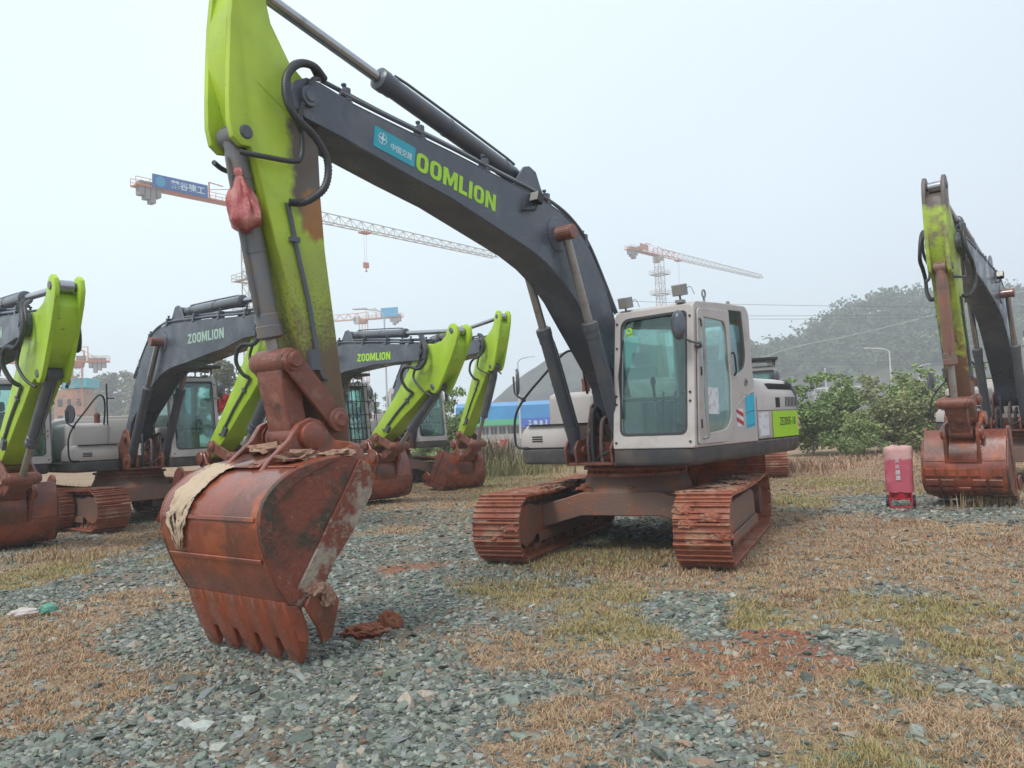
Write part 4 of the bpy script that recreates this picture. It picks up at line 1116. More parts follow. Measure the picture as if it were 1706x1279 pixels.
# crushed stone
ICO_V = []; t_ = (1 + 5 ** 0.5) / 2
for a, b_ in ((-1, t_), (1, t_), (-1, -t_), (1, -t_)): ICO_V.append((a, b_, 0))
for a, b_ in ((-1, t_), (1, t_), (-1, -t_), (1, -t_)): ICO_V.append((0, a, b_))
for a, b_ in ((t_, -1), (t_, 1), (-t_, -1), (-t_, 1)): ICO_V.append((a, 0, b_))
ICO_V = np.array(ICO_V) / math.hypot(1, t_)
ICO_F = np.array([(0, 11, 5), (0, 5, 1), (0, 1, 7), (0, 7, 10), (0, 10, 11), (1, 5, 9), (5, 11, 4), (11, 10, 2), (10, 7, 6), (7, 1, 8), (3, 9, 4), (3, 4, 2), (3, 2, 6), (3, 6, 8), (3, 8, 9), (4, 9, 5), (2, 4, 11), (6, 2, 10), (8, 6, 7), (9, 8, 1)])
OCT_V = np.array([(1, 0, 0), (-1, 0, 0), (0, 1, 0), (0, -1, 0), (0, 0, 1), (0, 0, -1)], float)
OCT_F = np.array([(0, 2, 4), (2, 1, 4), (1, 3, 4), (3, 0, 4), (2, 0, 5), (1, 2, 5), (3, 1, 5), (0, 3, 5)])
def rand_rot(n, tilt):
    yaw = rng.random(n) * 2 * math.pi
    ax = rng.normal(size=(n, 3)); ax[:, 2] *= 0.2; ax /= np.linalg.norm(ax, axis=1)[:, None]
    an = rng.normal(size=n) * tilt
    K = np.zeros((n, 3, 3)); K[:, 0, 1] = -ax[:, 2]; K[:, 0, 2] = ax[:, 1]; K[:, 1, 0] = ax[:, 2]; K[:, 1, 2] = -ax[:, 0]; K[:, 2, 0] = -ax[:, 1]; K[:, 2, 1] = ax[:, 0]
    Rm = np.eye(3) + np.sin(an)[:, None, None] * K + (1 - np.cos(an))[:, None, None] * (K @ K)
    Z = np.zeros((n, 3, 3)); Z[:, 0, 0] = np.cos(yaw); Z[:, 0, 1] = -np.sin(yaw); Z[:, 1, 0] = np.sin(yaw); Z[:, 1, 1] = np.cos(yaw); Z[:, 2, 2] = 1
    return Rm @ Z
STONE_C = np.array([(0.205, 0.213, 0.178), (0.155, 0.178, 0.148), (0.27, 0.275, 0.238), (0.10, 0.112, 0.095), (0.175, 0.18, 0.176), (0.29, 0.24, 0.19), (0.13, 0.15, 0.11), (0.30, 0.31, 0.29), (0.27, 0.175, 0.125)])
STONE_P = np.array([0.24, 0.22, 0.12, 0.12, 0.12, 0.07, 0.05, 0.03, 0.03])
def stones(n, y0, y1, BV, BF, p, s0):
    y = y0 * (y1 / y0) ** (rng.random(n) ** p)
    x = (rng.random(n) * 2 - 1) * (y * 0.80 + 0.6)
    g, _, r = fields(x, y)
    keep = (rng.random(n) > 0.10 + 0.84 * g + 0.45 * sstep(0.45, 0.68, fbm(x, y, 0.7, 77))) & (rng.random(n) > r * 0.9)
    keep |= rng.random(n) < 0.10
    x, y = x[keep], y[keep]; n = len(x)
    s = s0 * np.minimum(np.exp(rng.normal(size=n) * 0.55), 2.4) * (0.8 + 0.05 * y)
    k = len(BV)
    V = BV[None] * (1 + rng.normal(size=(n, k, 1)) * 0.22) + rng.normal(size=(n, k, 3)) * 0.10
    V = V * np.stack([np.ones(n), 0.55 + 0.4 * rng.random(n), 0.28 + 0.34 * rng.random(n)], 1)[:, None] * (s * 0.5)[:, None, None]
    V = np.einsum('nij,nkj->nki', rand_rot(n, 0.38), V)
    V += np.stack([x, y, height(x, y) + s * 0.05], 1)[:, None]
    F = (BF[None] + (np.arange(n) * k)[:, None, None]).reshape(-1, 3)
    c = STONE_C[rng.choice(len(STONE_C), n, p=STONE_P)] * (0.60 + 0.72 * rng.random((n, 1))) * np.array([0.98, 1.0, 0.98])
    return V.reshape(-1, 3), F, np.repeat(c, k, 0)
M_['stone'] = mat("crushed_stone", (1, 1, 1), 0.55, attr="tint", vary=(60, 0.2), bump=(70, 0.3, 0.01), spec=0.45)
V1, F1, C1 = stones(105000, 2.9, 8.5, ICO_V, ICO_F, 0.85, 0.029)
V3, F3, C3 = stones(2600, 2.9, 7.0, ICO_V, ICO_F, 0.8, 0.058)
V2, F2, C2 = stones(90000, 8.0, 20.0, OCT_V, OCT_F, 0.95, 0.036)
tag(put("gravel", np_mesh("gravel", np.concatenate([V1, V2, V3]), np.concatenate([F1, F2 + len(V1), F3 + len(V1) + len(V2)]), M_['stone'], np.concatenate([C1, C2, C3]))), "crushed grey green stone spread over the yard", None, kind="stuff")

# dead and living grass
def blades(x, y, L, wid, lean, col, spread=0.35):
    n = len(x)
    yaw = rng.random(n) * 2 * math.pi
    d = np.stack([np.cos(yaw), np.sin(yaw), np.zeros(n)], 1)
    w = np.stack([-np.sin(yaw), np.cos(yaw), np.zeros(n)], 1) * wid[:, None]
    up = np.array([0, 0, 1.0])
    p0 = np.stack([x, y, height(x, y) * (y < 30) - 0.004], 1)
    s, c = np.sin(lean)[:, None], np.cos(lean)[:, None]
    p1 = p0 + (d * s + up * c) * (L * 0.55)[:, None]
    s2, c2 = np.sin(np.minimum(lean + spread, 1.62))[:, None], np.cos(np.minimum(lean + spread, 1.62))[:, None]
    p2 = p1 + (d * s2 + up * c2) * (L * 0.45)[:, None]
    V = np.stack([p0 - w, p0 + w, p1 - w * 0.8, p1 + w * 0.8, p2 - w * 0.2, p2 + w * 0.2], 1).reshape(-1, 3)
    b = (np.arange(n) * 6)[:, None]
    F = np.concatenate([b + np.array([0, 1, 3, 2]), b + np.array([2, 3, 5, 4])], 0)
    return V, F, np.repeat(col, 6, 0)
def join(parts):
    V, F, C = [], [], []; o = 0
    for v, f, c in parts: V.append(v); F.append(f + o); C.append(c); o += len(v)
    return np.concatenate(V), np.concatenate(F), np.concatenate(C)
M_['grass'] = mat("grass_blade", (1, 1, 1), 0.75, attr="tint", spec=0.2)
n = 1000000
y = 2.9 * (26 / 2.9) ** (rng.random(n) ** 0.9)
x = (rng.random(n) * 2 - 1) * (y * 0.80 + 0.6)
g, gnn, r_ = fields(x, y)
tuft = sstep(0.35, 0.7, fbm(x, y, 0.16, 200, 3))
keep = rng.random(n) < (g ** 1.3) * (0.25 + 0.9 * tuft) * (1 - 0.45 * r_)
x, y, gnn, tuft = x[keep], y[keep], gnn[keep], tuft[keep]; n = len(x)
isg = rng.random(n) < gnn * 0.8
mudp = sstep(0.56, 0.72, fbm(x, y, 0.8, 310, 4))
L = (0.02 + 0.036 * rng.random(n) + 0.02 * tuft) * (1 + 0.012 * y) * np.where(isg, 1.05, 1)
col = np.where(isg[:, None], np.array([0.33, 0.285, 0.115]), np.array([0.46, 0.32, 0.19]))
pk = rng.random(n) < 0.22 + 0.5 * mudp
col = np.where((pk & ~isg)[:, None], np.array([0.36, 0.22, 0.14]), col) * (0.72 + 0.5 * rng.random((n, 1)))
lean = np.where(isg, 0.15 + rng.random(n) * 0.9, 0.6 + rng.random(n) * 0.95)
G1 = blades(x, y, L, 0.0007 + 0.00030 * y + 0.0005 * rng.random(n), lean, col)
tag(put("dry_grass", np_mesh("dry_grass", G1[0], G1[1], M_['grass'], G1[2])), "straw coloured dry grass with green patches between the stones", None, kind="stuff")
# tall withered weeds at the back of the yard
P = []
for cx, cy, rx, ry, n, h0, c in ((11.5, 27.5, 5.0, 1.8, 1300, 0.17, (0.34, 0.23, 0.15)), (17, 29.0, 5.0, 1.8, 1300, 0.2, (0.33, 0.22, 0.15)), (-0.9, 30.0, 1.3, 1.2, 900, 1.15, (0.20, 0.16, 0.10)), (-0.2, 28.0, 1.6, 1.6, 900, 0.6, (0.22, 0.2, 0.09)), (6.5, 24.0, 3.5, 2.0, 1500, 0.24, (0.36, 0.225, 0.15)), (-5.6, 25.5, 1.5, 1.5, 500, 0.7, (0.17, 0.19, 0.07)), (2.0, 33.0, 3.0, 2.0, 1200, 0.8, (0.24, 0.2, 0.1)), (-14, 22.0, 3.0, 3.0, 1200, 0.5, (0.26, 0.2, 0.1))):
    x = cx + rng.normal(size=n) * rx * 0.5; y = cy + rng.normal(size=n) * ry * 0.5
    P.append(blades(x, y, h0 * (0.5 + 0.8 * rng.random(n)), 0.010 + 0.012 * rng.random(n), rng.random(n) * 0.5, np.array(c) * (0.6 + 0.8 * rng.random((n, 1)))))
# grass growing against the parked bucket and round the tracks
for cx, cy, rx, ry, n, h0 in ((7.75, 13.25, 0.55, 0.18, 260, 0.32), (-6.7, 11.6, 1.2, 0.3, 260, 0.18), (0.6, 8.75, 0.9, 0.5, 300, 0.08), (1.6, 9.3, 1.6, 0.9, 900, 0.07)):
    x = cx + rng.normal(size=n) * rx * 0.5; y = cy + rng.normal(size=n) * ry * 0.5
    P.append(blades(x, y, h0 * (0.5 + 0.8 * rng.random(n)), 0.004 + 0.004 * rng.random(n), rng.random(n) * 0.7, np.array((0.38, 0.27, 0.15)) * (0.5 + 0.8 * rng.random((n, 1)))))
P = join(P)
tag(put("withered_weeds", np_mesh("withered_weeds", P[0], P[1], M_['grass'], P[2])), "tall brown withered weeds along the back edge of the yard", None, kind="stuff")

# ------------------------------------------------------------------ the excavators
GRP = "lime green excavators parked in the row on the left"
main, boom, arm_o, bucket, cab, body = excavator(
    "nearest excavator, its mossy lime arm and muddy red bucket reaching to the front", None,
    1.616, 10.842, 37.306, 23.452, 0, 0, 0, arm='lime_worn', edge='cement', main=True, bcyl='barrel_dirty')
sol = -boom.rotation_euler.y
# sticker and lettering on the boom
fx = lambda x, z: (x - FOOT[0], 0.2275, z - FOOT[1])
xd, zd = (-1, 0, -0.155), (0.03, 0, 1)
put("lettering", block_text("lettering", "OOMLION", 1.17, 0.178, M_['lime_flat'], fx(3.69, 4.005), xd, zd), boom)
stk = put("sticker", panel("sticker", [rounded([(-0.255, -0.095), (0.255, -0.095), (0.255, 0.095), (-0.255, 0.095)], 0.02)], 0.003, M_['teal'], 0, 'xy', axes(fx(4.54, 4.15), xd, zd)), boom)
m = MB()
for k in range(4):
    a = k * math.pi / 2
    m.prism([(0.062 * math.cos(a), 0.062 * math.sin(a)), (0.014 * math.cos(a + 0.8), 0.014 * math.sin(a + 0.8)), (0, 0), (0.014 * math.cos(a - 0.8), 0.014 * math.sin(a - 0.8))], 0.0, 0.001, 'z')
for k in range(20):
    if k % 5 == 0: continue
    a0, a1 = k * math.pi / 10, (k + 0.8) * math.pi / 10
    m.prism([(r * math.cos(a), r * math.sin(a)) for r, a in ((0.045, a0), (0.053, a0), (0.053, a1), (0.045, a1))], 0.0, 0.001, 'z')
me = m.mesh("emblem", M_['text_w']); me.transform(axes((fx(4.69, 4.185)[0], 0.2295, fx(4.69, 4.185)[2]), xd, zd))
put("emblem", me, boom)
put("lettering", text_fit("lettering", "中国交建", 0.27, 0.066, M_['text_w'], (fx(4.46, 4.125)[0], 0.2298, fx(4.46, 4.125)[2]), xd, zd, 0.006), boom)
# papers, stickers and lettering on cab and body
def plate(name, x0, x1, z0, z1, y, m_, parent, skew=0.0):
    q = MB().prism([(x0, z0), (x1, z0 + skew), (x1 - skew * 0.3, z1 + skew), (x0 - skew * 0.3, z1)], y - 0.001, y + 0.001)
    return put(name, q.mesh(name, M_[m_]), parent)
plate("notice_paper", 0.83, 0.48, 1.66, 1.975, 1.4135, 'white', cab, -0.01)
plate("notice_paper", -0.92, -1.29, 1.335, 1.645, 1.3675, 'white', body, 0.012)
plate("poster", -0.38, -0.69, 1.455, 1.87, 1.4045, 'cyan', cab, 0.03)
for z in (1.475, 1.65, 1.875): plate("poster_line", -0.39, -0.66, z, z + 0.012, 1.4060, 'barrel', cab, 0.03)
def stripes(parent, y, x0, w, z0, h):
    put("warning_sticker", MB().prism([(x0, z0), (x0 - w, z0), (x0 - w, z0 + h), (x0, z0 + h)], y - 0.001, y + 0.001).mesh("warning_sticker", M_['white']), parent)
    q = MB()
    for k in range(2):
        zz = z0 + h * (0.30 + 0.5 * k)
        q.prism([(x0, zz), (x0, min(z0 + h, zz + h * 0.26)), (x0 - w, zz - h * 0.05), (x0 - w, zz - h * 0.30)], y + 0.001, y + 0.002)
    put("warning_stripe", q.mesh("warning_stripe", M_['red']), parent)
stripes(cab, 1.4035, -0.07, 0.22, 1.49, 0.22)
stripes(body, 1.3680, -2.50, 0.07, 1.40, 0.20)
lm_ = text_fit("model_lettering", "ZE205E-10", 0.66, 0.115, M_['ink'], (-2.04, 1.3740, 1.525), (-1, 0, 0), (0, 0, 1), 0.004, spacing=1.1)
put("model_lettering", lm_, body)
q = MB().turn([(0, 0.05), (0.012, 0.05), (0.014, 0.02)], (-0.43, 1.402, 2.05), (0, 1, 0), 16)
put("cab_lock", q.mesh("cab_lock", M_['rail']), cab)
put("lock_core", MB().box(-0.455, -0.405, 1.41, 1.42, 2.04, 2.07).mesh("lock_core", M_['black']), cab)
q = MB(); P = [FRM @ Vector((0.006, 0.575 + 0.032 * math.cos(a), 1.40 + 0.032 * math.sin(a))) for a in np.linspace(0, 2 * math.pi, 15)]
q.tube(P, 0.012, 6, 1); q.box(0.0, 0.004, -0.05, 0.02, -0.06, -0.045, Matrix.Translation(FRM @ Vector((0.004, 0.60, 1.40))))
put("round_sticker", q.mesh("round_sticker", M_['lime_flat']), cab)
# caked soil heaped on the lower frame
def lump(name, rx, ry, rz, m_, seed, sub=3, amp=0.35, freq=2.2):
    bm = bmesh.new(); bmesh.ops.create_icosphere(bm, subdivisions=sub, radius=1.0)
    for v in bm.verts:
        d = 1 + amp * mnoise.noise(v.co * freq + Vector((seed, seed * 2, 0))) + amp * 0.5 * mnoise.noise(v.co * freq * 2.7 + Vector((0, seed, 3)))
        v.co = Vector((v.co.x * rx, v.co.y * ry, max(v.co.z, -0.25) * rz)) * d
    me = bpy.data.meshes.new(name); bm.to_mesh(me); bm.free()
    me.materials.append(M_[m_])
    return me
M_['soil'] = mat("red_soil", (0.33, 0.10, 0.05), 0.9, layers=(((0.42, 0.19, 0.10), 8, 0.5, 0.68), ((0.20, 0.055, 0.03), 14, 0.58, 0.7)), bump=(40, 0.9, 0.03))
for x, y, a, b_, c, s in ((0.56, -0.30, 0.22, 0.24, 0.07, 1), (0.58, 0.22, 0.2, 0.26, 0.06, 5)):
    put("caked_soil", lump("caked_soil", a, b_, c, 'soil', s), main, (x, y, 0.76), (0, 0, R(14)))

M_['caked'] = mat("caked_mud", (0.34, 0.19, 0.13), 0.85, layers=(((0.46, 0.36, 0.25), 10, 0.52, 0.66), ((0.24, 0.075, 0.045), 6, 0.52, 0.66)), bump=(34, 0.9, 0.03))
for x, y, z, a, b_, c, sd_ in ((5.75, 0.0, 1.50, 0.16, 0.2, 0.06, 1), (5.62, -0.33, 1.46, 0.14, 0.09, 0.05, 3), (5.78, 0.36, 1.44, 0.2, 0.09, 0.06, 5), (5.95, 0.12, 1.40, 0.08, 0.07, 0.035, 7), (5.52, 0.48, 1.45, 0.14, 0.13, 0.04, 8), (5.38, 0.0, 1.62, 0.1, 0.16, 0.08, 9), (5.80, 0.655, 0.42, 0.06, 0.03, 0.10, 11), (5.88, 0.64, 0.50, 0.10, 0.035, 0.06, 13)):
    put("caked_mud", lump("caked_mud", a, b_, c, 'caked', sd_, 3, 0.6, 3.5), bucket, (x - CP[0], y, z - CP[1]))

# mud and straw lying on the track tops, clods stuck in the shoes
def on_track(x, y, z): return rot2((x, y), R(37.306 - 23.452)) + (z,)
for i, (x, y, z, a, b_, c) in enumerate(((0.9, 1.15, 0.785, 0.34, 0.22, 0.030), (0.2, 1.25, 0.77, 0.30, 0.20, 0.04), (-0.6, 1.2, 0.77, 0.34, 0.24, 0.045), (1.5, 1.05, 0.79, 0.16, 0.2, 0.02), (0.5, -1.05, 0.775, 0.36, 0.15, 0.035), (-0.4, -1.0, 0.77, 0.34, 0.16, 0.045), (1.25, -1.15, 0.785, 0.2, 0.12, 0.02))):
    put("caked_mud", lump("caked_mud", a, b_, c, 'caked', 20 + i, 4, 0.6, 4.0), main, on_track(x, y, z), (0, 0, R(13.85)))
for i, (y, z) in enumerate(((1.3, 0.55), (1.05, 0.48), (1.4, 0.36), (1.15, 0.30), (1.0, 0.62), (-1.2, 0.3), (-1.0, 0.42))):
    x = 1.62 + 0.375 * math.sqrt(max(0, 1 - ((z - 0.405) / 0.38) ** 2))
    put("caked_mud", lump("caked_mud", 0.035, 0.11, 0.07, 'clay', 40 + i, 3, 0.5, 3.5), main, on_track(x, y, z), (0, 0, R(13.85)))
# pressed crease behind the door, door hinges, body latch
q = MB().tube([(-0.73, 1.404, 1.95), (-0.35, 1.404, 1.85), (-0.06, 1.404, 1.72), (0.03, 1.404, 1.60), (0.05, 1.404, 1.46)], 0.007, 6)
put("pressed_crease", q.mesh("pressed_crease", M_['grey']), cab)
for z in (1.55, 2.15, 2.72):
    put("door_hinge", MB().cyl((1.045 - 0.11 * (z - 1.3), 1.425, z - 0.05), (1.045 - 0.11 * (z - 1.3), 1.425, z + 0.05), 0.014, n=8).mesh("door_hinge", M_['black']), cab)
put("latch", MB().box(-0.80, -0.72, 1.366, 1.378, 1.335, 1.36).mesh("latch", M_['black'], bevel=0.003, seg=1), body)
for x in (0.72, -0.2):
    put("panel_seam", MB().box(x - 0.004, x + 0.004, 1.4005, 1.4025, 1.30, 1.325).mesh("panel_seam", M_['black']), cab)

def world(o, p):
    return Matrix.Translation(o.location) @ Matrix.Rotation(o.rotation_euler.z, 4, 'Z') @ Vector(p)
def on_main(name, me, label, cat):
    """a loose thing lying on the nearest excavator: its own top-level object"""
    co = np.empty(len(me.vertices) * 3, np.float32); me.vertices.foreach_get("co", co); co = co.reshape(-1, 3)
    c = co.mean(0); c[2] = co[:, 2].min()
    me.transform(Matrix.Translation(Vector((-c[0], -c[1], -c[2]))))
    o = put(name, me, None, world(main, c), (0, 0, main.rotation_euler.z))
    return tag(o, label, cat)
# torn sack over the bucket
prof = catmull([(p[0], 0, p[1]) for p in SHELL], 8)
prof = [p for p in prof if (p.x > 5.93 and p.z > 0.80)]
V, F = [], []; nu, nv = len(prof), 26
for i, p in enumerate(prof):
    t = (prof[min(i + 1, nu - 1)] - prof[max(i - 1, 0)]).normalized(); nn = Vector((-t.z, 0, t.x))
    s = i / (nu - 1)
    half = 0.185 - 0.06 * s if s < 0.62 else 0.13 * (1 - (s - 0.62) / 0.38) + 0.028
    half *= 1 + 0.30 * mnoise.noise(Vector((s * 9, 1.3, 0))) + 0.2 * mnoise.noise(Vector((s * 31, 2.3, 0)))
    yc = -0.27 - 0.10 * s + (0.0 if s < 0.62 else -0.02)
    for j in range(nv):
        w = j / (nv - 1) * 2 - 1
        h = 0.019 + 0.022 * abs(mnoise.noise(Vector((s * 6, w * 2.2, 4)))) + 0.012 * abs(mnoise.noise(Vector((s * 15, w * 6, 9))))
        V.append(p + nn * h + Vector((0, yc + w * half, 0)))
for i in range(nu - 1):
    for j in range(nv - 1):
        s = i / (nu - 1); w_ = j / (nv - 1) * 2 - 1
        tear = mnoise.noise(Vector((w_ * 3.1, s * 2.0, 5.0))) + 0.6 * mnoise.noise(Vector((w_ * 7.0, s * 5.0, 2.0)))
        if (s > 0.5 and tear > 0.42 - 0.5 * (s - 0.5)) or (abs(w_) > 0.8 and tear > 0.2): continue
        F.append((i * nv + j, i * nv + j + 1, (i + 1) * nv + j + 1, (i + 1) * nv + j))
for ring in (F,): pass
me = MB().add(V, F).mesh("torn_sack", M_['sackm'], angle=180)
o = on_main("torn_sack", me, "torn beige sack draped over the top of the nearest muddy bucket", "sack")
sd = o.modifiers.new("solidify", 'SOLIDIFY'); sd.thickness = 0.003
# red plastic bag on the bucket cylinder
V, F = [], []; nu, nv = 26, 26
for i in range(nu):
    s = i / (nu - 1)
    r = (0.03 + 0.02 * math.sin(s * 9)) if s < 0.12 else 0.03 + 0.105 * math.sin(min(1, (s - 0.12) / 0.7) * math.pi / 2) ** 1.2
    if s > 0.86: r *= math.cos((s - 0.86) / 0.14 * 1.25)
    for j in range(nv):
        a = 2 * math.pi * j / nv
        fold = 1 + (0.16 + 0.12 * s) * math.sin(5 * a + 2.4 * s) * mnoise.noise(Vector((math.cos(a) * 1.5, math.sin(a) * 1.5, s * 1.5))) * 2 + 0.30 * mnoise.noise(Vector((math.cos(a) * 3, math.sin(a) * 3, s * 3))) + 0.10 * math.sin(11 * a + 3 * s) * s
        z = 3.64 - 0.46 * s + 0.05 * mnoise.noise(Vector((math.cos(a), math.sin(a), 7))) * s
        V.append((6.045 - 0.06 * s + 0.8 * r * fold * math.cos(a), 0.065 + r * fold * math.sin(a), z))
for i in range(nu - 1):
    for j in range(nv): F.append((i * nv + j, i * nv + (j + 1) % nv, (i + 1) * nv + (j + 1) % nv, (i + 1) * nv + j))
F.append(tuple(range(nv))); F.append(tuple(range((nu - 1) * nv, nu * nv)))
on_main("plastic_bag", MB().add(V, F).mesh("plastic_bag", M_['bag'], angle=60), "crumpled red plastic bag tied to the arm cylinder of the nearest excavator", "plastic bag")

excavator("excavator cut off by the left edge, wide bucket curled on the ground", GRP, -10.9, 15.6, -45.9, -49.3, -10, -36.2, -78, text_m='text_pale', deep=1.3, wide=1.15, thick=0.1)
exB, *_ = excavator("excavator with pale faded boom letters behind the nearest muddy bucket", GRP, -8.10, 17.0, -46.5, -49.6, -9.2, -36.5, -66, arm='lime', text_m='text_pale', visor=True, deep=1.12, wide=1.08, thick=0.17)
excavator("excavator with lime boom letters and barred cab right of the nearest arm", GRP, -5.65, 21.3, -42.2, -35.0, -10.5, -41, -66, text_m='lime_flat', guard=True, visor=True, deep=1.3, wide=1.18)
excavator("farthest excavator of the left row, its arm before the blue roofed shed", GRP, -3.95, 25.43, -35.65, -35.0, -8, -23.7, -76, text_m='lime_flat')
excavator("excavator at the right edge with upright arm and blocky reddish bucket", None, 10.66, 17.24, 39.6, 30.0, 1.4, -5.4, -56, arm='lime_rusty', text_m=None, bcyl='barrel_rusty', blocks=True)
excavator("excavator mostly hidden behind the white cab of the nearest one", None, 6.1, 23.2, 15.0, 15.0, -14, 80, 10, visor=True)

# ------------------------------------------------------------------ red fire-extinguisher trolley
M_['cover'] = mat("red_cover_cloth", (0.47, 0.085, 0.125), 0.65, layers=(((0.56, 0.19, 0.21), 4, 0.5, 0.75), ((0.58, 0.33, 0.31), 5, 0.40, 0.62, ('Z', 0.70, 0.90))), bump=(9, 0.35, 0.04))
M_['redp'] = mat("red_metal_paint", (0.42, 0.012, 0.03), 0.35)
t = tag(empty("fire_trolley", (6.36, 13.47, 0), R(-25)), "red covered fire extinguisher trolley standing alone on the gravel", "trolley")
rings = []
for i in range(24):
    q = i / 23; z = 0.26 + 0.74 * q
    r = 0.212 + 0.006 * q
    if q > 0.93: r *= 1 - 0.10 * ((q - 0.93) / 0.07) ** 2
    ring = []
    for k in range(44):
        a = 2 * math.pi * k / 44
        c_, s_ = math.cos(a), math.sin(a)
        e = (abs(c_) ** 3.2 + abs(s_) ** 3.2) ** (-1 / 3.2)     # squarish bag over the bottle
        f = e * (1 + 0.07 * mnoise.noise(Vector((c_ * 1.6, s_ * 1.6, q * 2.2))) + 0.035 * mnoise.noise(Vector((c_ * 4, s_ * 4, q * 1.2 + 7))) + (0.05 * mnoise.noise(Vector((c_ * 5, s_ * 5, q * 9))) if q > 0.72 else 0))
        ring.append((r * f * c_ , r * f * 0.8 * s_, z + (0.03 * mnoise.noise(Vector((c_ * 1.7, s_ * 1.7, 5))) if i in (0, 22, 23) else 0)))
    rings.append(ring)
for k_, zz_ in ((0.75, 0.008), (0.4, 0.0)):
    rings.append([(x * k_, y * k_, z + zz_ + 0.03 * mnoise.noise(Vector((x * 9, y * 9, 1)))) for x, y, z in rings[23]])
cov = put("cover", MB().loft(rings).mesh("cover", M_['cover'], angle=55), t)
for k, ch in enumerate("灭火器罩"):
    put("lettering", text_fit("lettering", ch, 0.075, 0.075, M_['text_w'], (-0.02, -0.188 + 0.001 * k, 0.78 - 0.095 * k), (1, 0, 0), (0, 0, 1), 0.004), cov)
m = MB()
for sx in (-1, 1):
    m.tube([(sx * 0.16, -0.12, 0.3), (sx * 0.165, -0.14, 0.12), (sx * 0.155, -0.15, 0.03)], 0.015, 7)
    m.tube([(sx * 0.15, 0.10, 0.3), (sx * 0.15, 0.12, 0.08)], 0.014, 7, 1)
m.tube([(-0.155, -0.15, 0.03), (-0.12, -0.16, 0.015), (0.12, -0.16, 0.015), (0.155, -0.15, 0.03)], 0.015, 7)
m.cyl((-0.16, -0.13, 0.15), (0.16, -0.13, 0.15), 0.012, n=7)
m.turn([(0.14, 0.10), (0.16, 0.14), (0.3, 0.155), (0.5, 0.155)], (0, 0, 0), (0, 0, 1), 20)
put("frame", m.mesh("frame", M_['redp'], angle=50), t)
for sx in (-1, 1):
    w = put("wheel", CM('twheel', lambda: MB().turn([(-0.025, 0.04), (-0.025, 0.09), (-0.012, 0.10), (0.012, 0.10), (0.025, 0.09), (0.025, 0.04)], (0, 0, 0), (1, 0, 0), 20).mesh("wheel", M_['rubber'])), t, (sx * 0.20, 0.10, 0.10))

# ------------------------------------------------------------------ small things on the ground
tag(put("soil_clod", lump("soil_clod", 0.105, 0.09, 0.10, 'soil', 2, 3, 0.3), None, (-1.10, 6.78, 0.03)), "round clod of red soil lying on the grey stones", "clod of soil")
tag(put("soil_clod", lump("soil_clod", 0.17, 0.12, 0.06, 'soil', 6, 4, 0.5, 3.0), None, (-1.27, 6.58, 0.01)), "flat crumbling patch of red soil in front of the round clod", "clod of soil")
tag(put("soil_heap", lump("soil_heap", 0.26, 0.17, 0.06, 'soil', 12, 5, 0.35, 6.5), None, (1.80, 5.86, 0.0)), "low heap of red soil in the straw grass", "heap of soil")
M_['rag'] = mat("pale_plastic", (0.52, 0.47, 0.44), 0.5)
M_['rag_g'] = mat("green_plastic", (0.10, 0.30, 0.22), 0.4)
t = tag(empty("plastic_litter", (-4.66, 7.83, 0), R(20)), "crumpled pale and green plastic bottle lying in the dry grass", "litter")
put("bottle_body", lump("bottle_body", 0.14, 0.05, 0.05, 'rag', 3, 3, 0.3), t, (-0.09, 0, 0.03))
put("bottle_end", lump("bottle_end", 0.08, 0.055, 0.06, 'rag_g', 8, 3, 0.25), t, (0.10, 0.02, 0.035))

# ------------------------------------------------------------------ plants
M_['leaf'] = mat("leaf", (1, 1, 1), 0.6, attr="tint", spec=0.3)
M_['bark'] = mat("bark", (0.12, 0.10, 0.08), 0.9, layers=(((0.2, 0.18, 0.15), 12, 0.5, 0.7),), bump=(20, 0.6, 0.03))
def leaf_cloud(P, size, g, asp=0.55, tint=None):
    n = len(P)
    a = g.normal(size=(n, 3)); a[:, 2] *= 0.7; a /= np.linalg.norm(a, axis=1)[:, None]
    b = np.cross(a, g.normal(size=(n, 3))); b /= np.linalg.norm(b, axis=1)[:, None]
    s = size * (0.6 + 0.8 * g.random(n))[:, None]
    a = a * s; b = b * s * asp
    V = np.stack([P - a, P + b * 0.9, P + a, P - b * 0.9], 1).reshape(-1, 3)
    F = (np.arange(n) * 4)[:, None] + np.arange(4)
    return V, F, np.repeat(tint, 4, 0)
def crown_points(g, n, clumps):
    """clumps: (x, y, z, radius) ; leaves gather towards the outside of every clump"""
    c = np.array(clumps); p = c[:, 3] ** 2; k = g.choice(len(c), n, p=p / p.sum())
    d = g.normal(size=(n, 3)); d /= np.linalg.norm(d, axis=1)[:, None]
    r = c[k, 3] * g.random(n) ** 0.45
    return c[k, :3] + d * r[:, None] * np.array([1, 1, 0.8]), k
def crown_mesh(name, seed, n, clumps, size, c0, c1, asp=0.55):
    g = np.random.default_rng(seed)
    P, k = crown_points(g, n, clumps)
    tone = g.random(len(clumps))[k]
    t = np.clip(0.6 * tone + 0.5 * g.random(n), 0, 1)[:, None]
    col = (np.array(c0) * (1 - t) + np.array(c1) * t) * (0.8 + 0.4 * g.random((n, 1)))
    P[:, 2] = np.maximum(P[:, 2], 0.02)
    V, F, C = leaf_cloud(P, size, g, asp, col)
    return np_mesh(name, V, F, M_['leaf'], C)
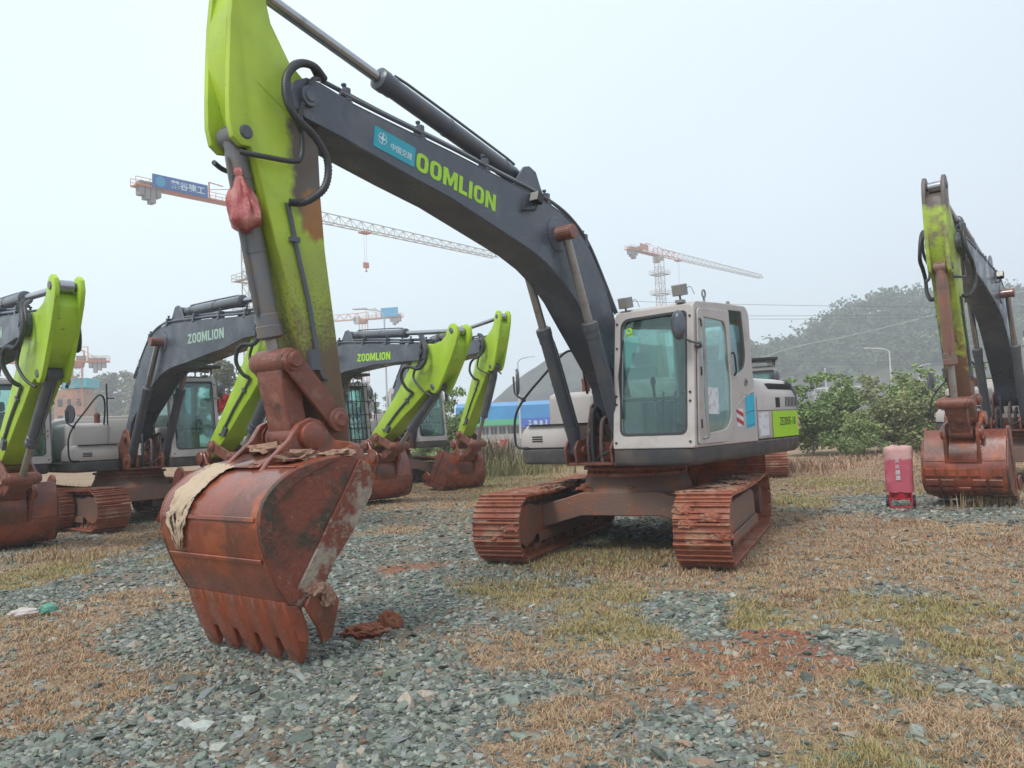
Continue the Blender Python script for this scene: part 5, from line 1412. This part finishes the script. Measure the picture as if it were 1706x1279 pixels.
def clump_set(seed, n, rx, ry, z0, z1, r0, r1, taper=0.6):
    g = np.random.default_rng(seed); out = []
    for _ in range(n):
        z = z0 + (z1 - z0) * g.random(); f = 1 - taper * (z - z0) / (z1 - z0)
        a = g.random() * 2 * math.pi; q = math.sqrt(g.random())
        out.append((rx * f * q * math.cos(a), ry * f * q * math.sin(a), z, r0 + (r1 - r0) * g.random()))
    return out
def trunk_mesh(name, h, r, seed, limbs=5, spread=0.35):
    g = random.Random(seed); m = MB()
    m.tube([(0, 0, -0.1), (0.02 * h * g.uniform(-1, 1), 0.02 * h * g.uniform(-1, 1), h * 0.4), (0.03 * h * g.uniform(-1, 1), 0.03 * h * g.uniform(-1, 1), h * 0.95)], [r, r * 0.75, r * 0.3], 7, 4)
    for _ in range(limbs):
        z = h * g.uniform(0.25, 0.7); a = g.uniform(0, 6.3); l = h * spread * g.uniform(0.6, 1.0)
        m.tube([(0, 0, z), (l * 0.5 * math.cos(a), l * 0.5 * math.sin(a), z + l * 0.5), (l * math.cos(a), l * math.sin(a), z + l * 0.9)], [r * 0.4, r * 0.25, r * 0.12], 5, 3)
    return m.mesh(name, M_['bark'])

bushv = []
for k in range(3):
    cl = clump_set(40 + k, 30, 1.55, 1.2, 0.3, 1.9, 0.3, 0.55) + clump_set(140 + k, 26, 1.6, 1.2, 1.2, 2.75, 0.10, 0.24, 0.35)
    bushv.append((crown_mesh("crown", 60 + k, 9500, cl, 0.062, ((0.10, 0.145, 0.055), (0.125, 0.16, 0.065), (0.155, 0.16, 0.07))[k], ((0.29, 0.40, 0.14), (0.32, 0.41, 0.15), (0.37, 0.40, 0.17))[k]), trunk_mesh("stem", 1.9, 0.05, k, 8, 0.5)))
BL = ["leafy green bush just right of the white cab", "green bush with paler top behind the counterweight", "broad green bush left of the red trolley", "taller bush below the nearer curved street lamp", "yellowish bush above the red trolley", "dark green bush right of the red trolley", "bush half hidden by the excavator at the right edge", "bush behind the bucket at the right edge", "bush at the far right behind the parked excavator", "low bush in front of the bush row, left of the trolley", "pale bush in front of the row beside the right-hand excavator"]
for i, (x, y, v, s, sz) in enumerate(((11.6, 31.5, 0, 1.1, 1.1), (13.3, 33.0, 1, 1.25, 1.16), (14.3, 31.0, 2, 1.2, 1.05), (15.9, 32.5, 1, 1.2, 1.22), (17.0, 31.2, 2, 1.15, 1.15), (18.6, 33.5, 0, 1.1, 1.2), (20.6, 33.5, 1, 1.15, 1.1), (22.8, 34.0, 2, 1.2, 1.1), (25.2, 34.5, 0, 1.2, 1.15), (12.6, 29.2, 1, 0.7, 0.62), (16.0, 29.0, 2, 0.75, 0.66))):
    t = tag(empty("bush", (x, y, 0), i * 1.3), BL[i], "bush", "bushes along the right back edge of the yard")
    t.scale = (s, s, sz)
    put("crown", bushv[v][0], t); put("stem", bushv[v][1], t)
for i, (x, y, v, s, sz, lb) in enumerate(((-2.5, 33.5, 0, 0.8, 1.15, "green bush between the two farthest excavators of the left row"), (-12.5, 37, 1, 1.3, 0.8, "low bush behind the barred cab"), (-3.6, 36.0, 1, 0.9, 1.0, "darker bush behind the farthest lime arm"))):
    t = tag(empty("bush", (x, y, 0), i * 2.1), lb, "bush", "bushes behind the left row of excavators")
    t.scale = (s, s, sz)
    put("crown", bushv[v][0], t); put("stem", bushv[v][1], t)
treev = []
for k in range(3):
    h = (12, 10.5, 9)[k]
    cl = clump_set(80 + k, 40, 1.9 + 0.5 * k, 1.9 + 0.5 * k, h * 0.25, h * 0.95, 0.5, 1.1, 0.75)
    treev.append((crown_mesh("crown", 90 + k, 2600, cl, 0.26, (0.10, 0.12, 0.06), (0.24, 0.24, 0.13)), trunk_mesh("trunk", h * 0.9, 0.17, k + 20, 9, 0.25)))
TL = [(-108, 196, 0, 1.7), (-104, 202, 1, 1.85), (-100.5, 197, 0, 1.6), (-96, 201, 1, 1.9), (-92, 197, 2, 1.95), (-88, 203, 0, 1.6), (-114, 199, 2, 1.9), (-24.4, 68, 2, 0.9), (-22.3, 70, 1, 0.85), (-20.6, 67, 2, 0.8), (-25.5, 140, 2, 1.1), (-22, 146, 1, 0.9), (-30, 142, 2, 1.0), (-10.5, 110, 2, 0.62), (-13, 112, 1, 0.6)]
TL += [(-106.2, 208, 2, 1.9), (-102.4, 206, 0, 1.75), (-98.2, 209, 2, 2.0), (-94, 207, 1, 1.85), (-84, 205, 2, 1.8), (-80, 200, 1, 1.7)]
TD = ["slim hazy tree at the left end of the far tree row", "second slim hazy tree of the far row, left of the charcoal boom", "pointed hazy tree in the middle of the far row", "tallest hazy tree of the far row", "rounded hazy tree at the right end of the far row", "thin tree just left of the charcoal boom", "broad tree behind the leftmost lime arm", "pale tree behind the roof of the barless cab", "pale tree between the cab roof and the nearest arm", "small tree behind the nearest arm", "hazy tree under the crane with the blue sign box", "hazy tree right of that crane's mast", "hazy tree left of that crane's mast", "low tree beside the far mound", "low tree left of the far mound"] + ["hazy tree in the soft far tree line left of the charcoal boom"] * 6
for i, (x, y, v, s) in enumerate(TL):
    t = tag(empty("tree", (x, y, 0), i * 1.7), TD[i], "tree", "hazy trees beyond the yard")
    t.scale = (s * 1.1, s * 1.1, s)
    put("crown", treev[v][0], t); put("trunk", treev[v][1], t)

# ------------------------------------------------------------------ hill
HX = np.array([-60, -22, -14, -0.6, 16, 39, 58, 80, 96, 108, 118, 133, 147, 170, 206, 260, 420.0])
HZ = np.array([0, 0, 4, 15.5, 26, 28, 25, 17, 22, 28.5, 34, 36.5, 35, 34, 28, 16, 6.0])
def hill_h(x, y):
    r = np.interp(x, HX, HZ) + 1.6 * (fbm(x, y, 14, 400, 4) - 0.5)
    lo = np.minimum(r * 0.42, 12.5)
    a = sstep(190, 207 + 6 * fbm(x, y * 0, 20, 410, 2), y); b = sstep(205, 268, y)
    return np.maximum(-0.5, lo * a + (r - lo) * b + 2.0 * (fbm(x, y, 9, 420, 4) - 0.5) * a) * (1 - sstep(300, 400, y) * 0.6)
hx = np.linspace(-60, 420, 200); hy = np.concatenate([np.linspace(186, 275, 60), np.linspace(280, 420, 15)])
GX, GY = np.meshgrid(hx, hy); X_, Y_ = GX.ravel(), GY.ravel(); Z_ = hill_h(X_, Y_)
rock = 1 - sstep(9.5, 13.5, Z_ + 5 * (fbm(X_, Y_, 12, 430, 4) - 0.5))
c0 = mixc(np.tile(np.array([0.075, 0.10, 0.045]), (len(X_), 1)), (0.088, 0.082, 0.088), np.maximum(rock, sstep(75, 40, X_) * 0.75))
c0 *= (0.7 + 0.6 * fbm(X_, Y_, 7, 440, 4))[:, None]
nx = len(hx); ii, jj = np.meshgrid(np.arange(len(hy) - 1), np.arange(nx - 1), indexing='ij'); b0 = (ii * nx + jj).ravel()
M_['hill'] = mat("hill_ground", (1, 1, 1), 0.95, attr="tint", vary=(0.25, 0.3), bump=(0.5, 0.6, 1.0), spec=0.1)
tag(put("hill", np_mesh("hill", np.stack([X_, Y_, Z_], 1), np.stack([b0, b0 + 1, b0 + nx + 1, b0 + nx], 1), M_['hill'], c0, True)), kind="structure")
g = np.random.default_rng(500)
n = 2600
x = 62 + g.random(n) * 220; y = 203 + g.random(n) ** 1.1 * 85
z = hill_h(x, y); ok = (z > 11.5 + 2 * g.random(n)) | (g.random(n) < 0.03)
x, y, z = x[ok], y[ok], z[ok]
Ps, Cs = [], []
for i in range(len(x)):
    s = 1.3 + 3.0 * g.random() ** 2; m_ = 46
    cl = [(x[i] + s * 0.5 * g.normal(), y[i] + s * 0.5 * g.normal(), z[i] + s * (0.9 + 0.9 * g.random()), s * (0.5 + 0.4 * g.random())) for _ in range(4)]
    p, k = crown_points(g, m_, cl)
    Ps.append(p); base = np.array([0.036, 0.072, 0.034]) * (0.7 + 0.6 * g.random()) + np.array([0.05, 0.05, 0.01]) * (g.random() ** 3)
    Cs.append(base * (0.6 + 0.9 * g.random((m_, 1))))
V, F, C = leaf_cloud(np.concatenate(Ps), 0.62, g, 0.8, np.concatenate(Cs))
tag(put("hill_wood", np_mesh("hill_wood", V, F, M_['leaf'], C)), "hazy wood covering the hill", None, kind="stuff")

# ------------------------------------------------------------------ tower cranes
M_['cr_o'] = mat("orange_crane_paint", (0.56, 0.17, 0.05), 0.5)
M_['cr_p'] = mat("faded_red_crane_paint", (0.54, 0.185, 0.085), 0.5)
M_['cr_w'] = mat("pale_crane_paint", (0.46, 0.385, 0.30), 0.5)
M_['cr_c'] = mat("crane_concrete", (0.28, 0.26, 0.25), 0.8)
M_['sign_b'] = mat("blue_sign_board", (0.006, 0.10, 0.34), 0.5)
M_['sign_l'] = mat("light_blue_sign", (0.03, 0.30, 0.52), 0.5)
def lattice(m, L, w, h, n, x0=0.0, tri=True, wb=0.10, wl=0.06, taper=1.0):
    """horizontal lattice beam along X: two lower chords, one or two upper chords"""
    tops = [0] if tri else [-w / 2, w / 2]
    for i in range(n):
        a, b = x0 + L * i / n, x0 + L * (i + 1) / n
        ha, hb = h * (1 + (taper - 1) * i / n), h * (1 + (taper - 1) * (i + 1) / n)
        for s in (-w / 2, w / 2): m.bar((a, s, 0), (b, s, 0), wb)
        for s in tops: m.bar((a, s, ha), (b, s, hb), wb)
        for s in (-w / 2, w / 2):
            tp = 0 if tri else s
            m.bar((a, s, 0), ((a + b) / 2, tp, (ha + hb) / 2), wl); m.bar(((a + b) / 2, tp, (ha + hb) / 2), (b, s, 0), wl)
        m.bar((a, -w / 2, 0), (a, w / 2, 0), wl); m.bar((a, -w / 2, 0), (b, w / 2, 0), wl)
    return m
def mast(m, h, w, step, wb=0.13, wl=0.07):
    n = int(h / step)
    for sx in (-1, 1):
        for sy in (-1, 1): m.bar((sx * w / 2, sy * w / 2, -0.2), (sx * w / 2, sy * w / 2, h), wb)
    for i in range(n):
        z0, z1 = i * step, (i + 1) * step
        c = [(-w / 2, -w / 2), (w / 2, -w / 2), (w / 2, w / 2), (-w / 2, w / 2)]
        for k in range(4):
            p, q = c[k], c[(k + 1) % 4]
            if i % 2: p, q = q, p
            m.bar((*p, z0), (*q, z1), wl); m.bar((*p, z1), (*q, z1), wl)
    return m
def platform(m, z, r, hgt=1.0):
    m.box(-r, r, -r, -r + 0.7, z, z + 0.1); m.box(-r, r, r - 0.7, r, z, z + 0.1); m.box(-r, -r + 0.7, -r + 0.7, r - 0.7, z, z + 0.1); m.box(r - 0.7, r, -r + 0.7, r - 0.7, z, z + 0.1)
    for s in (-1, 1):
        for hh in (hgt * 0.5, hgt):
            m.bar((-r, s * r, z + hh), (r, s * r, z + hh), 0.06); m.bar((s * r, -r, z + hh), (s * r, r, z + hh), 0.06)
        for k in np.linspace(-r, r, 4):
            m.bar((k, s * r, z), (k, s * r, z + hgt), 0.05); m.bar((s * r, k, z), (s * r, k, z + hgt), 0.05)
def tower_crane(label, x, y, H, ang, jib, cj, jcol, ccol, mcol, sign=None, sgn_m='sign_b', hook=(14, 8), plat=(), deep=1.7):
    r = tag(empty("tower_crane", (x, y, 0), ang), label, "tower crane", "tower cranes over the building sites beyond the yard")
    m = mast(MB(), H - 1.2, 1.7, 2.0)
    for z in plat: platform(m, z, 1.9)
    m.turn([(0, 1.1), (0.4, 1.3), (1.2, 1.3), (1.3, 1.0)], (0, 0, H - 1.3), (0, 0, 1), 12)
    put("mast", m.mesh("mast", M_[mcol]), r)
    n1 = max(2, int(jib * 0.14 / 2.2))
    put("jib_root", lattice(MB(), jib * 0.14, 1.4, deep, n1, 0.6, True, 0.16, 0.09).mesh("jib_root", M_[ccol]), r, (0, 0, H))
    m = lattice(MB(), jib * 0.86, 1.3, deep, int(jib * 0.86 / 2.3), 0.6 + jib * 0.14, True, 0.13, 0.075, 0.65)
    m.bar((0.6 + jib, 0, 0), (0.9 + jib, 0, 1.1), 0.12)
    put("jib", m.mesh("jib", M_[jcol]), r, (0, 0, H))
    m = MB()
    m.box(-cj, 1.0, -0.75, 0.75, -0.35, -0.2)
    for s in (-1, 1):
        m.bar((-cj, s * 0.75, -0.2), (1, s * 0.75, -0.2), 0.22)
        for hh in (0.5, 1.0): m.bar((-cj, s * 0.75, -0.2 + hh), (0, s * 0.75, -0.2 + hh), 0.06)
        for k in np.linspace(-cj, 0, int(cj / 1.6)): m.bar((k, s * 0.75, -0.2), (k, s * 0.75, 0.8), 0.06)
    m.bar((-cj * 0.12, 0, 2.2), (-cj * 0.75, 0, 0), 0.08)
    for s in (-1, 1): m.bar((0.5, s * 0.5, deep), (-1.2, s * 0.6, 1.9), 0.10); m.bar((-1.2, s * 0.6, 1.9), (-1.2, s * 0.6, -0.2), 0.14)
    m.bar((-cj * 0.35, 0.5, -0.2), (-cj * 0.35, 0.5, 2.6), 0.16); m.bar((-cj * 0.35, 0.5, 2.55), (-cj * 0.35 + 2.2, 0.5, 2.4), 0.12)
    put("counter_jib", m.mesh("counter_jib", M_[ccol]), r, (0, 0, H))
    m = MB()
    for k in range(4): m.box(-cj + 0.6 + k * 0.75, -cj + 1.25 + k * 0.75, -0.6, 0.6, -1.4 - 0.45 * (k % 3), 0.5)
    m.box(-cj + 4.0, -cj + 5.6, -0.5, 0.5, -0.2, 0.9)
    put("counterweight", m.mesh("counterweight", M_['cr_c'], bevel=0.03, seg=1), r, (0, 0, H))
    m = MB().box(0.4, 1.9, 0.9, 2.2, -1.5, 0.5)
    c = put("cabin", m.mesh("cabin", M_['cr_w'], bevel=0.06, seg=1), r, (0, 0, H))
    put("cabin_window", MB().box(1.2, 1.92, 0.88, 2.22, -0.9, 0.25).mesh("cabin_window", M_['glass_dark']), c)
    m = MB(); hx_, hz_ = hook
    m.box(hx_ - 0.9, hx_ + 0.9, -0.7, 0.7, -0.45, -0.2)
    put("trolley", m.mesh("trolley", M_['cr_p'], bevel=0.02, seg=1), r, (0, 0, H))
    m = MB()
    for s in (-0.25, 0.25): m.bar((hx_ + s, 0, -0.4), (hx_ + s, 0, -hz_), 0.03)
    m.box(hx_ - 0.5, hx_ + 0.5, -0.2, 0.2, -hz_ - 0.9, -hz_)
    m.tube([(hx_, 0, -hz_ - 0.9), (hx_, 0, -hz_ - 1.2), (hx_ + 0.2, 0, -hz_ - 1.45), (hx_ - 0.2, 0, -hz_ - 1.5)], 0.09, 6)
    put("hook_block", m.mesh("hook_block", M_['cr_p'], angle=50), r, (0, 0, H))
    if sign:
        x0, x1, z0, z1, side, body_ = sign
        y_ = side * 0.95
        sb = put("sign_board", MB().box(x0, x1, y_ - 0.06, y_ + 0.06, z0, z1).mesh("sign_board", M_[sgn_m], bevel=0.01, seg=1), r, (0, 0, H))
        if body_:
            hh = z1 - z0; xd_ = (1, 0, 0) if side < 0 else (-1, 0, 0)
            c = ((x0 + x1) / 2 + (0.13 * (x1 - x0) * xd_[0]), y_ + side * 0.065, (z0 + z1) / 2)
            put("lettering", text_fit("lettering", body_, (x1 - x0) * 0.62, hh * 0.62, M_['text_w'], c, xd_, (0, 0, 1), 0.02, 0.01), sb)
            m = MB().turn([(0, hh * 0.38), (0.02, hh * 0.38)], ((x0 + x1) / 2 - 0.36 * (x1 - x0) * xd_[0], y_ + side * 0.062, (z0 + z1) / 2), (0, side, 0), 20)
            put("emblem", m.mesh("emblem", M_['sign_l']), sb)
    return r
tower_crane("large tower crane behind the nearest arm, blue sign board on its counter jib", -37.6, 117, 35.6, math.atan2(0.364, 0.30), 55, 17, 'cr_w', 'cr_p', 'cr_w', sign=(-14.9, -7.0, -0.25, 1.55, -1, "麓谷建工"), hook=(22, 5.4), plat=(20, 24.5))
tower_crane("orange and white tower crane rising above the white cab", 38.1, 200, 43.0, math.atan2(0.2, 0.189), 55, 13.5, 'cr_w', 'cr_o', 'cr_w', sign=(-9.5, -6.0, 0.1, 1.6, -1, None), sgn_m='cr_p', hook=(9, 11), plat=(33, 38))
tower_crane("distant orange tower crane with a light blue sign box", -40.0, 220, 33.0, math.atan2(0.25, -1), 55, 11.5, 'cr_w', 'cr_o', 'cr_o', sign=(-10.6, -5.6, -0.1, 2.4, 1, None), sgn_m='sign_l', hook=(12, 3), plat=())
tower_crane("small far tower crane half hidden by the leftmost lime arm", -81.0, 150, 17.5, R(200), 30, 5.5, 'cr_w', 'cr_p', 'cr_p', hook=(10, 4))
M_['brick'] = mat("orange_brick", (0.40, 0.20, 0.11), 0.9, layers=(((0.28, 0.15, 0.09), 1.2, 0.5, 0.6),), bump=(3, 0.3, 0.05))
M_['cyan_roof'] = mat("cyan_sheet", (0.02, 0.42, 0.50), 0.5)
t = tag(empty("brick_house", (-82.5, 152, 0)), "orange brick building with cyan roof under the small far crane", "building")
m = MB().box(-3, 2.6, -2, 2, 0, 12.2)
put("wall", m.mesh("wall", M_['brick']), t)
m = MB()
for k in range(3):
    for z in (3, 6, 9): m.box(-2.2 + k * 1.8, -1.3 + k * 1.8, -2.04, -1.98, z, z + 1.4)
put("window", m.mesh("window", M_['slot']), t)
put("roof", MB().box(-1.0, 3.4, -2.4, 2.4, 12.4, 14.2).mesh("roof", M_['cyan_roof'], bevel=0.05, seg=1), t)
t = tag(empty("brick_tower", (-39.8, 214, 0)), "tan brick block at the foot of the crane with the light blue sign box", "building")
put("wall", MB().box(-1.5, 1.5, -1.2, 1.2, 0, 15.0).mesh("wall", M_['brick']), t)
put("roof", MB().box(-1.7, 1.7, -1.4, 1.4, 15.0, 15.3).mesh("roof", M_['cr_c']), t)

# ------------------------------------------------------------------ shed, boards, hut, lamps, wires
M_['roof_b'] = mat("blue_roof_sheet", (0.012, 0.22, 0.52), 0.4, layers=(((0.02, 0.30, 0.60), 0.4, 0.45, 0.7),))
M_['band_g'] = mat("green_band", (0.06, 0.42, 0.20), 0.5)
M_['wall_p'] = mat("pale_wall", (0.40, 0.37, 0.34), 0.8, layers=(((0.28, 0.25, 0.22), 0.9, 0.5, 0.7),))
t = tag(empty("site_shed", (0, 110, 0)), "long blue roofed site shed with a green band and white lettering on blue", "shed")
put("wall", MB().box(-7.2, 30, 0, 8, 0, 2.7).mesh("wall", M_['wall_p']), t)
m = MB().prism([(-0.6, 2.72), (8.4, 2.72), (8.3, 3.1), (4, 5.2), (-0.5, 4.55)], -7.8, 30.5, 'x')
put("roof", m.mesh("roof", M_['roof_b'], bevel=0.03, seg=1), t)
put("fascia", MB().box(-7.8, 0.9, -0.68, -0.62, 1.95, 2.75).mesh("fascia", M_['band_g']), t)
sb = put("sign_board", MB().box(0.95, 14, -0.70, -0.62, 1.55, 2.75).mesh("sign_board", mat("royal_blue_board", (0.02, 0.10, 0.48), 0.5)), t)
m = MB(); g = random.Random(4)
for k in range(10):
    x0 = 2.0 + k * 0.72
    for q in range(5):
        if g.random() < 0.5: m.box(x0 + g.uniform(0, 0.1), x0 + g.uniform(0.35, 0.5), -0.73, -0.71, 1.80 + q * 0.14, 1.87 + q * 0.14)
        else: m.box(x0 + q * 0.1, x0 + q * 0.1 + 0.07, -0.73, -0.71, 1.80 + g.uniform(0, 0.1), 2.3 + g.uniform(0, 0.15))
put("sign_writing", m.mesh("sign_writing", M_['text_w']), sb)
for k in range(9):
    w = put("window", MB().box(-6.6 + k * 1.15, -5.75 + k * 1.15, -0.03, 0.02, 0.75, 1.75).mesh("window", M_['slot']), t)
    put("frame", MB().box(-6.22 + k * 1.15, -6.15 + k * 1.15, -0.06, -0.03, 0.75, 1.75).mesh("frame", M_['wall_p']), w)
M_['board_r'] = mat("red_board", (0.50, 0.03, 0.06), 0.5, layers=(((0.6, 0.45, 0.42), 9, 0.62, 0.7),))
for i, (x, w, h, lb) in enumerate(((-1.02, 0.36, 0.85, "red board with white marks among the weeds, the left one"), (-0.52, 0.42, 0.98, "taller red board with white marks among the weeds"))):
    t = tag(empty("red_board", (x, 42, 0), R(8)), lb, "notice board")
    put("board", MB().box(-w / 2, w / 2, -0.03, 0.03, 0.1, h).mesh("board", M_['board_r'], bevel=0.01, seg=1), t)
    m = MB(); m.box(-w / 2 - 0.04, -w / 2 - 0.005, -0.03, 0.03, 0, h + 0.05); m.box(w / 2 + 0.005, w / 2 + 0.04, -0.03, 0.03, 0, h + 0.05)
    put("post", m.mesh("post", M_['cr_w']), t)
M_['sheet'] = mat("pale_fence_sheet", (0.34, 0.35, 0.36), 0.6, layers=(((0.24, 0.23, 0.22), 1.5, 0.5, 0.7),))
t = tag(empty("sheet_fence", (0, 47, 0)), "pale corrugated sheet fence beyond the red boards", "fence")
zz = []
for k in range(60): zz += [(-0.3 + k * 0.11, 0.0 if k % 2 else 0.05)]
m = MB().loft([[(x, y, 0) for x, y in zz] + [(x, y + 0.02, 0) for x, y in zz[::-1]], [(x, y, 0.92) for x, y in zz] + [(x, y + 0.02, 0.92) for x, y in zz[::-1]]])
put("sheet", m.mesh("sheet", M_['sheet']), t)
m = MB()
for k in range(4): m.box(-0.35 + k * 2.1, -0.28 + k * 2.1, 0.08, 0.14, 0, 1.0)
put("post", m.mesh("post", M_['cr_w']), t)
M_['hutw'] = mat("white_sheet_metal", (0.58, 0.58, 0.58), 0.5)
t = tag(empty("white_hut", (60.2, 150, 0), R(-14)), "long white railed container roof above the bushes", "container")
put("wall", MB().box(-3.9, 3.9, -1.2, 1.2, 0, 5.3).mesh("wall", mat("grey_sheet_wall", (0.34, 0.34, 0.36), 0.6)), t)
m = MB().box(-4.1, 4.1, -1.4, 1.4, 6.2, 6.45); m.box(-4.1, 4.1, -1.4, 1.4, 5.3, 5.42)
for k in range(8):
    x = -4 + k * 1.14
    m.box(x - 0.05, x + 0.05, -1.35, -1.25, 5.42, 6.2); m.box(x - 0.05, x + 0.05, 1.25, 1.35, 5.42, 6.2)
put("roof", m.mesh("roof", M_['hutw']), t)
M_['pole'] = mat("galvanised_pole", (0.46, 0.47, 0.49), 0.5)
def street_lamp(label, x, y, h, dirx, arm=2.2, rise=0.7, m_='pole', thick=0.13):
    t = tag(empty("street_lamp", (x, y, 0), 0), label, "street lamp", "street lamps beyond the yard")
    m = MB().cyl((0, 0, 0), (0, 0, h), thick, thick * 0.65, 8)
    m.tube([(0, 0, h), (0.05 * dirx, 0, h + rise * 0.45), (0.35 * arm * dirx, 0, h + rise * 0.85), (arm * dirx, 0, h + rise)], [thick * 0.65, thick * 0.6, thick * 0.55, thick * 0.5], 7)
    put("pole", m.mesh("pole", M_[m_]), t)
    m = MB().loft([[(arm * dirx + dirx * a, w * s, h + rise + zz_) for s, zz_ in ((-1, 0), (1, 0), (0.7, 0.1), (-0.7, 0.1))] for a, w in ((-0.1, 0.08), (0.15, 0.15), (0.6, 0.16), (0.85, 0.08))])
    put("lamp_head", m.mesh("lamp_head", M_[m_], bevel=0.02, seg=1), t)
street_lamp("street lamp beside the light blue crane sign, arm pointing left", -8.1, 52, 8.9, -1, 1.2, 0.75, thick=0.075)
street_lamp("white street lamp with a long arm bent left above the bushes", 50.8, 108, 9.2, -1, 2.6, 0.9, 'hutw')
street_lamp("smaller white street lamp with its arm bent right, beside the right-hand arm", 68.2, 135, 8.2, 1, 1.3, 0.9, 'hutw')
street_lamp("street lamp with arm to the right behind the mirror of the nearest excavator", 0.75, 93, 8.6, 1, 1.2, 1.0)
t = tag(empty("thin_pole", (46.7, 120, 0)), "thin white pole rising behind the white container roof", "pole")
put("shaft", MB().cyl((0, 0, 0), (0, 0, 8.2), 0.10, 0.08, 8).mesh("shaft", M_['hutw']), t)
put("pole_cap", MB().turn([(0, 0.12), (0.15, 0.12), (0.2, 0.05)], (0, 0, 8.2), (0, 0, 1), 8).mesh("pole_cap", M_['hutw']), t)
M_['wire'] = mat("wire", (0.10, 0.11, 0.12), 0.6)
WL = ["topmost overhead wire in front of the hill", "upper wire of the middle pair of overhead wires", "lower wire of the middle pair of overhead wires", "upper wire of the low pair crossing the rock slope", "lower wire of the low pair crossing the rock slope"]
for i, (y0, z0, z1, r) in enumerate(((90, 14.15, 13.0, 0.022), (90, 12.86, 12.15, 0.022), (90, 12.5, 11.74, 0.022), (100, 8.4, 7.33, 0.02), (100, 7.98, 7.0, 0.02))):
    sl = (z1 - z0) / 21.0; x0_ = 26.7 if i < 3 else 32.7
    z_at = lambda x: z0 + sl * (x - x0_) + 0.0004 * (x - 40) ** 2
    a, b = -30.0, 110.0
    P = [(x, y0, z_at(x)) for x in np.linspace(12 if i < 3 else 14, b, 40)]
    me = MB().tube(P, r, 5, 1).mesh("overhead_wire", M_['wire'])
    tag(put("overhead_wire", me), WL[i], "wire", "overhead wires across the hill")
me = MB().tube([(26, 120, 6.0), (40.2, 120, 11.18), (52, 120, 13.3), (63.9, 120, 15.75), (90, 120, 21.5)], 0.03, 5).mesh("overhead_wire", M_['hutw'])
tag(put("overhead_wire", me), "pale slanting cable climbing to the right across the wooded hill", "wire", "overhead wires across the hill")
M_['rag_r'] = mat("red_rag", (0.40, 0.03, 0.03), 0.7)
rm = world(exB, (1.12, 1.58, 2.28))
tag(put("red_rag", lump("red_rag", 0.17, 0.14, 0.30, 'rag_r', 4, 3, 0.4), None, rm), "red rag hung on the mirror of the excavator with pale letters", "rag")

# ------------------------------------------------------------------ haze
hz = bpy.data.materials.new("haze"); hz.use_nodes = True
N, L = hz.node_tree.nodes, hz.node_tree.links
N.remove(N["Principled BSDF"])
pv = N.new("ShaderNodeVolumePrincipled")
pv.inputs["Color"].default_value = (0.90, 0.95, 1.0, 1)
pv.inputs["Density"].default_value = 0.0018
L.new(pv.outputs[0], N["Material Output"].inputs["Volume"])
tag(put("haze", MB().box(-440, 440, -60, 520, -1.6, 62).mesh("haze", hz)), kind="stuff")
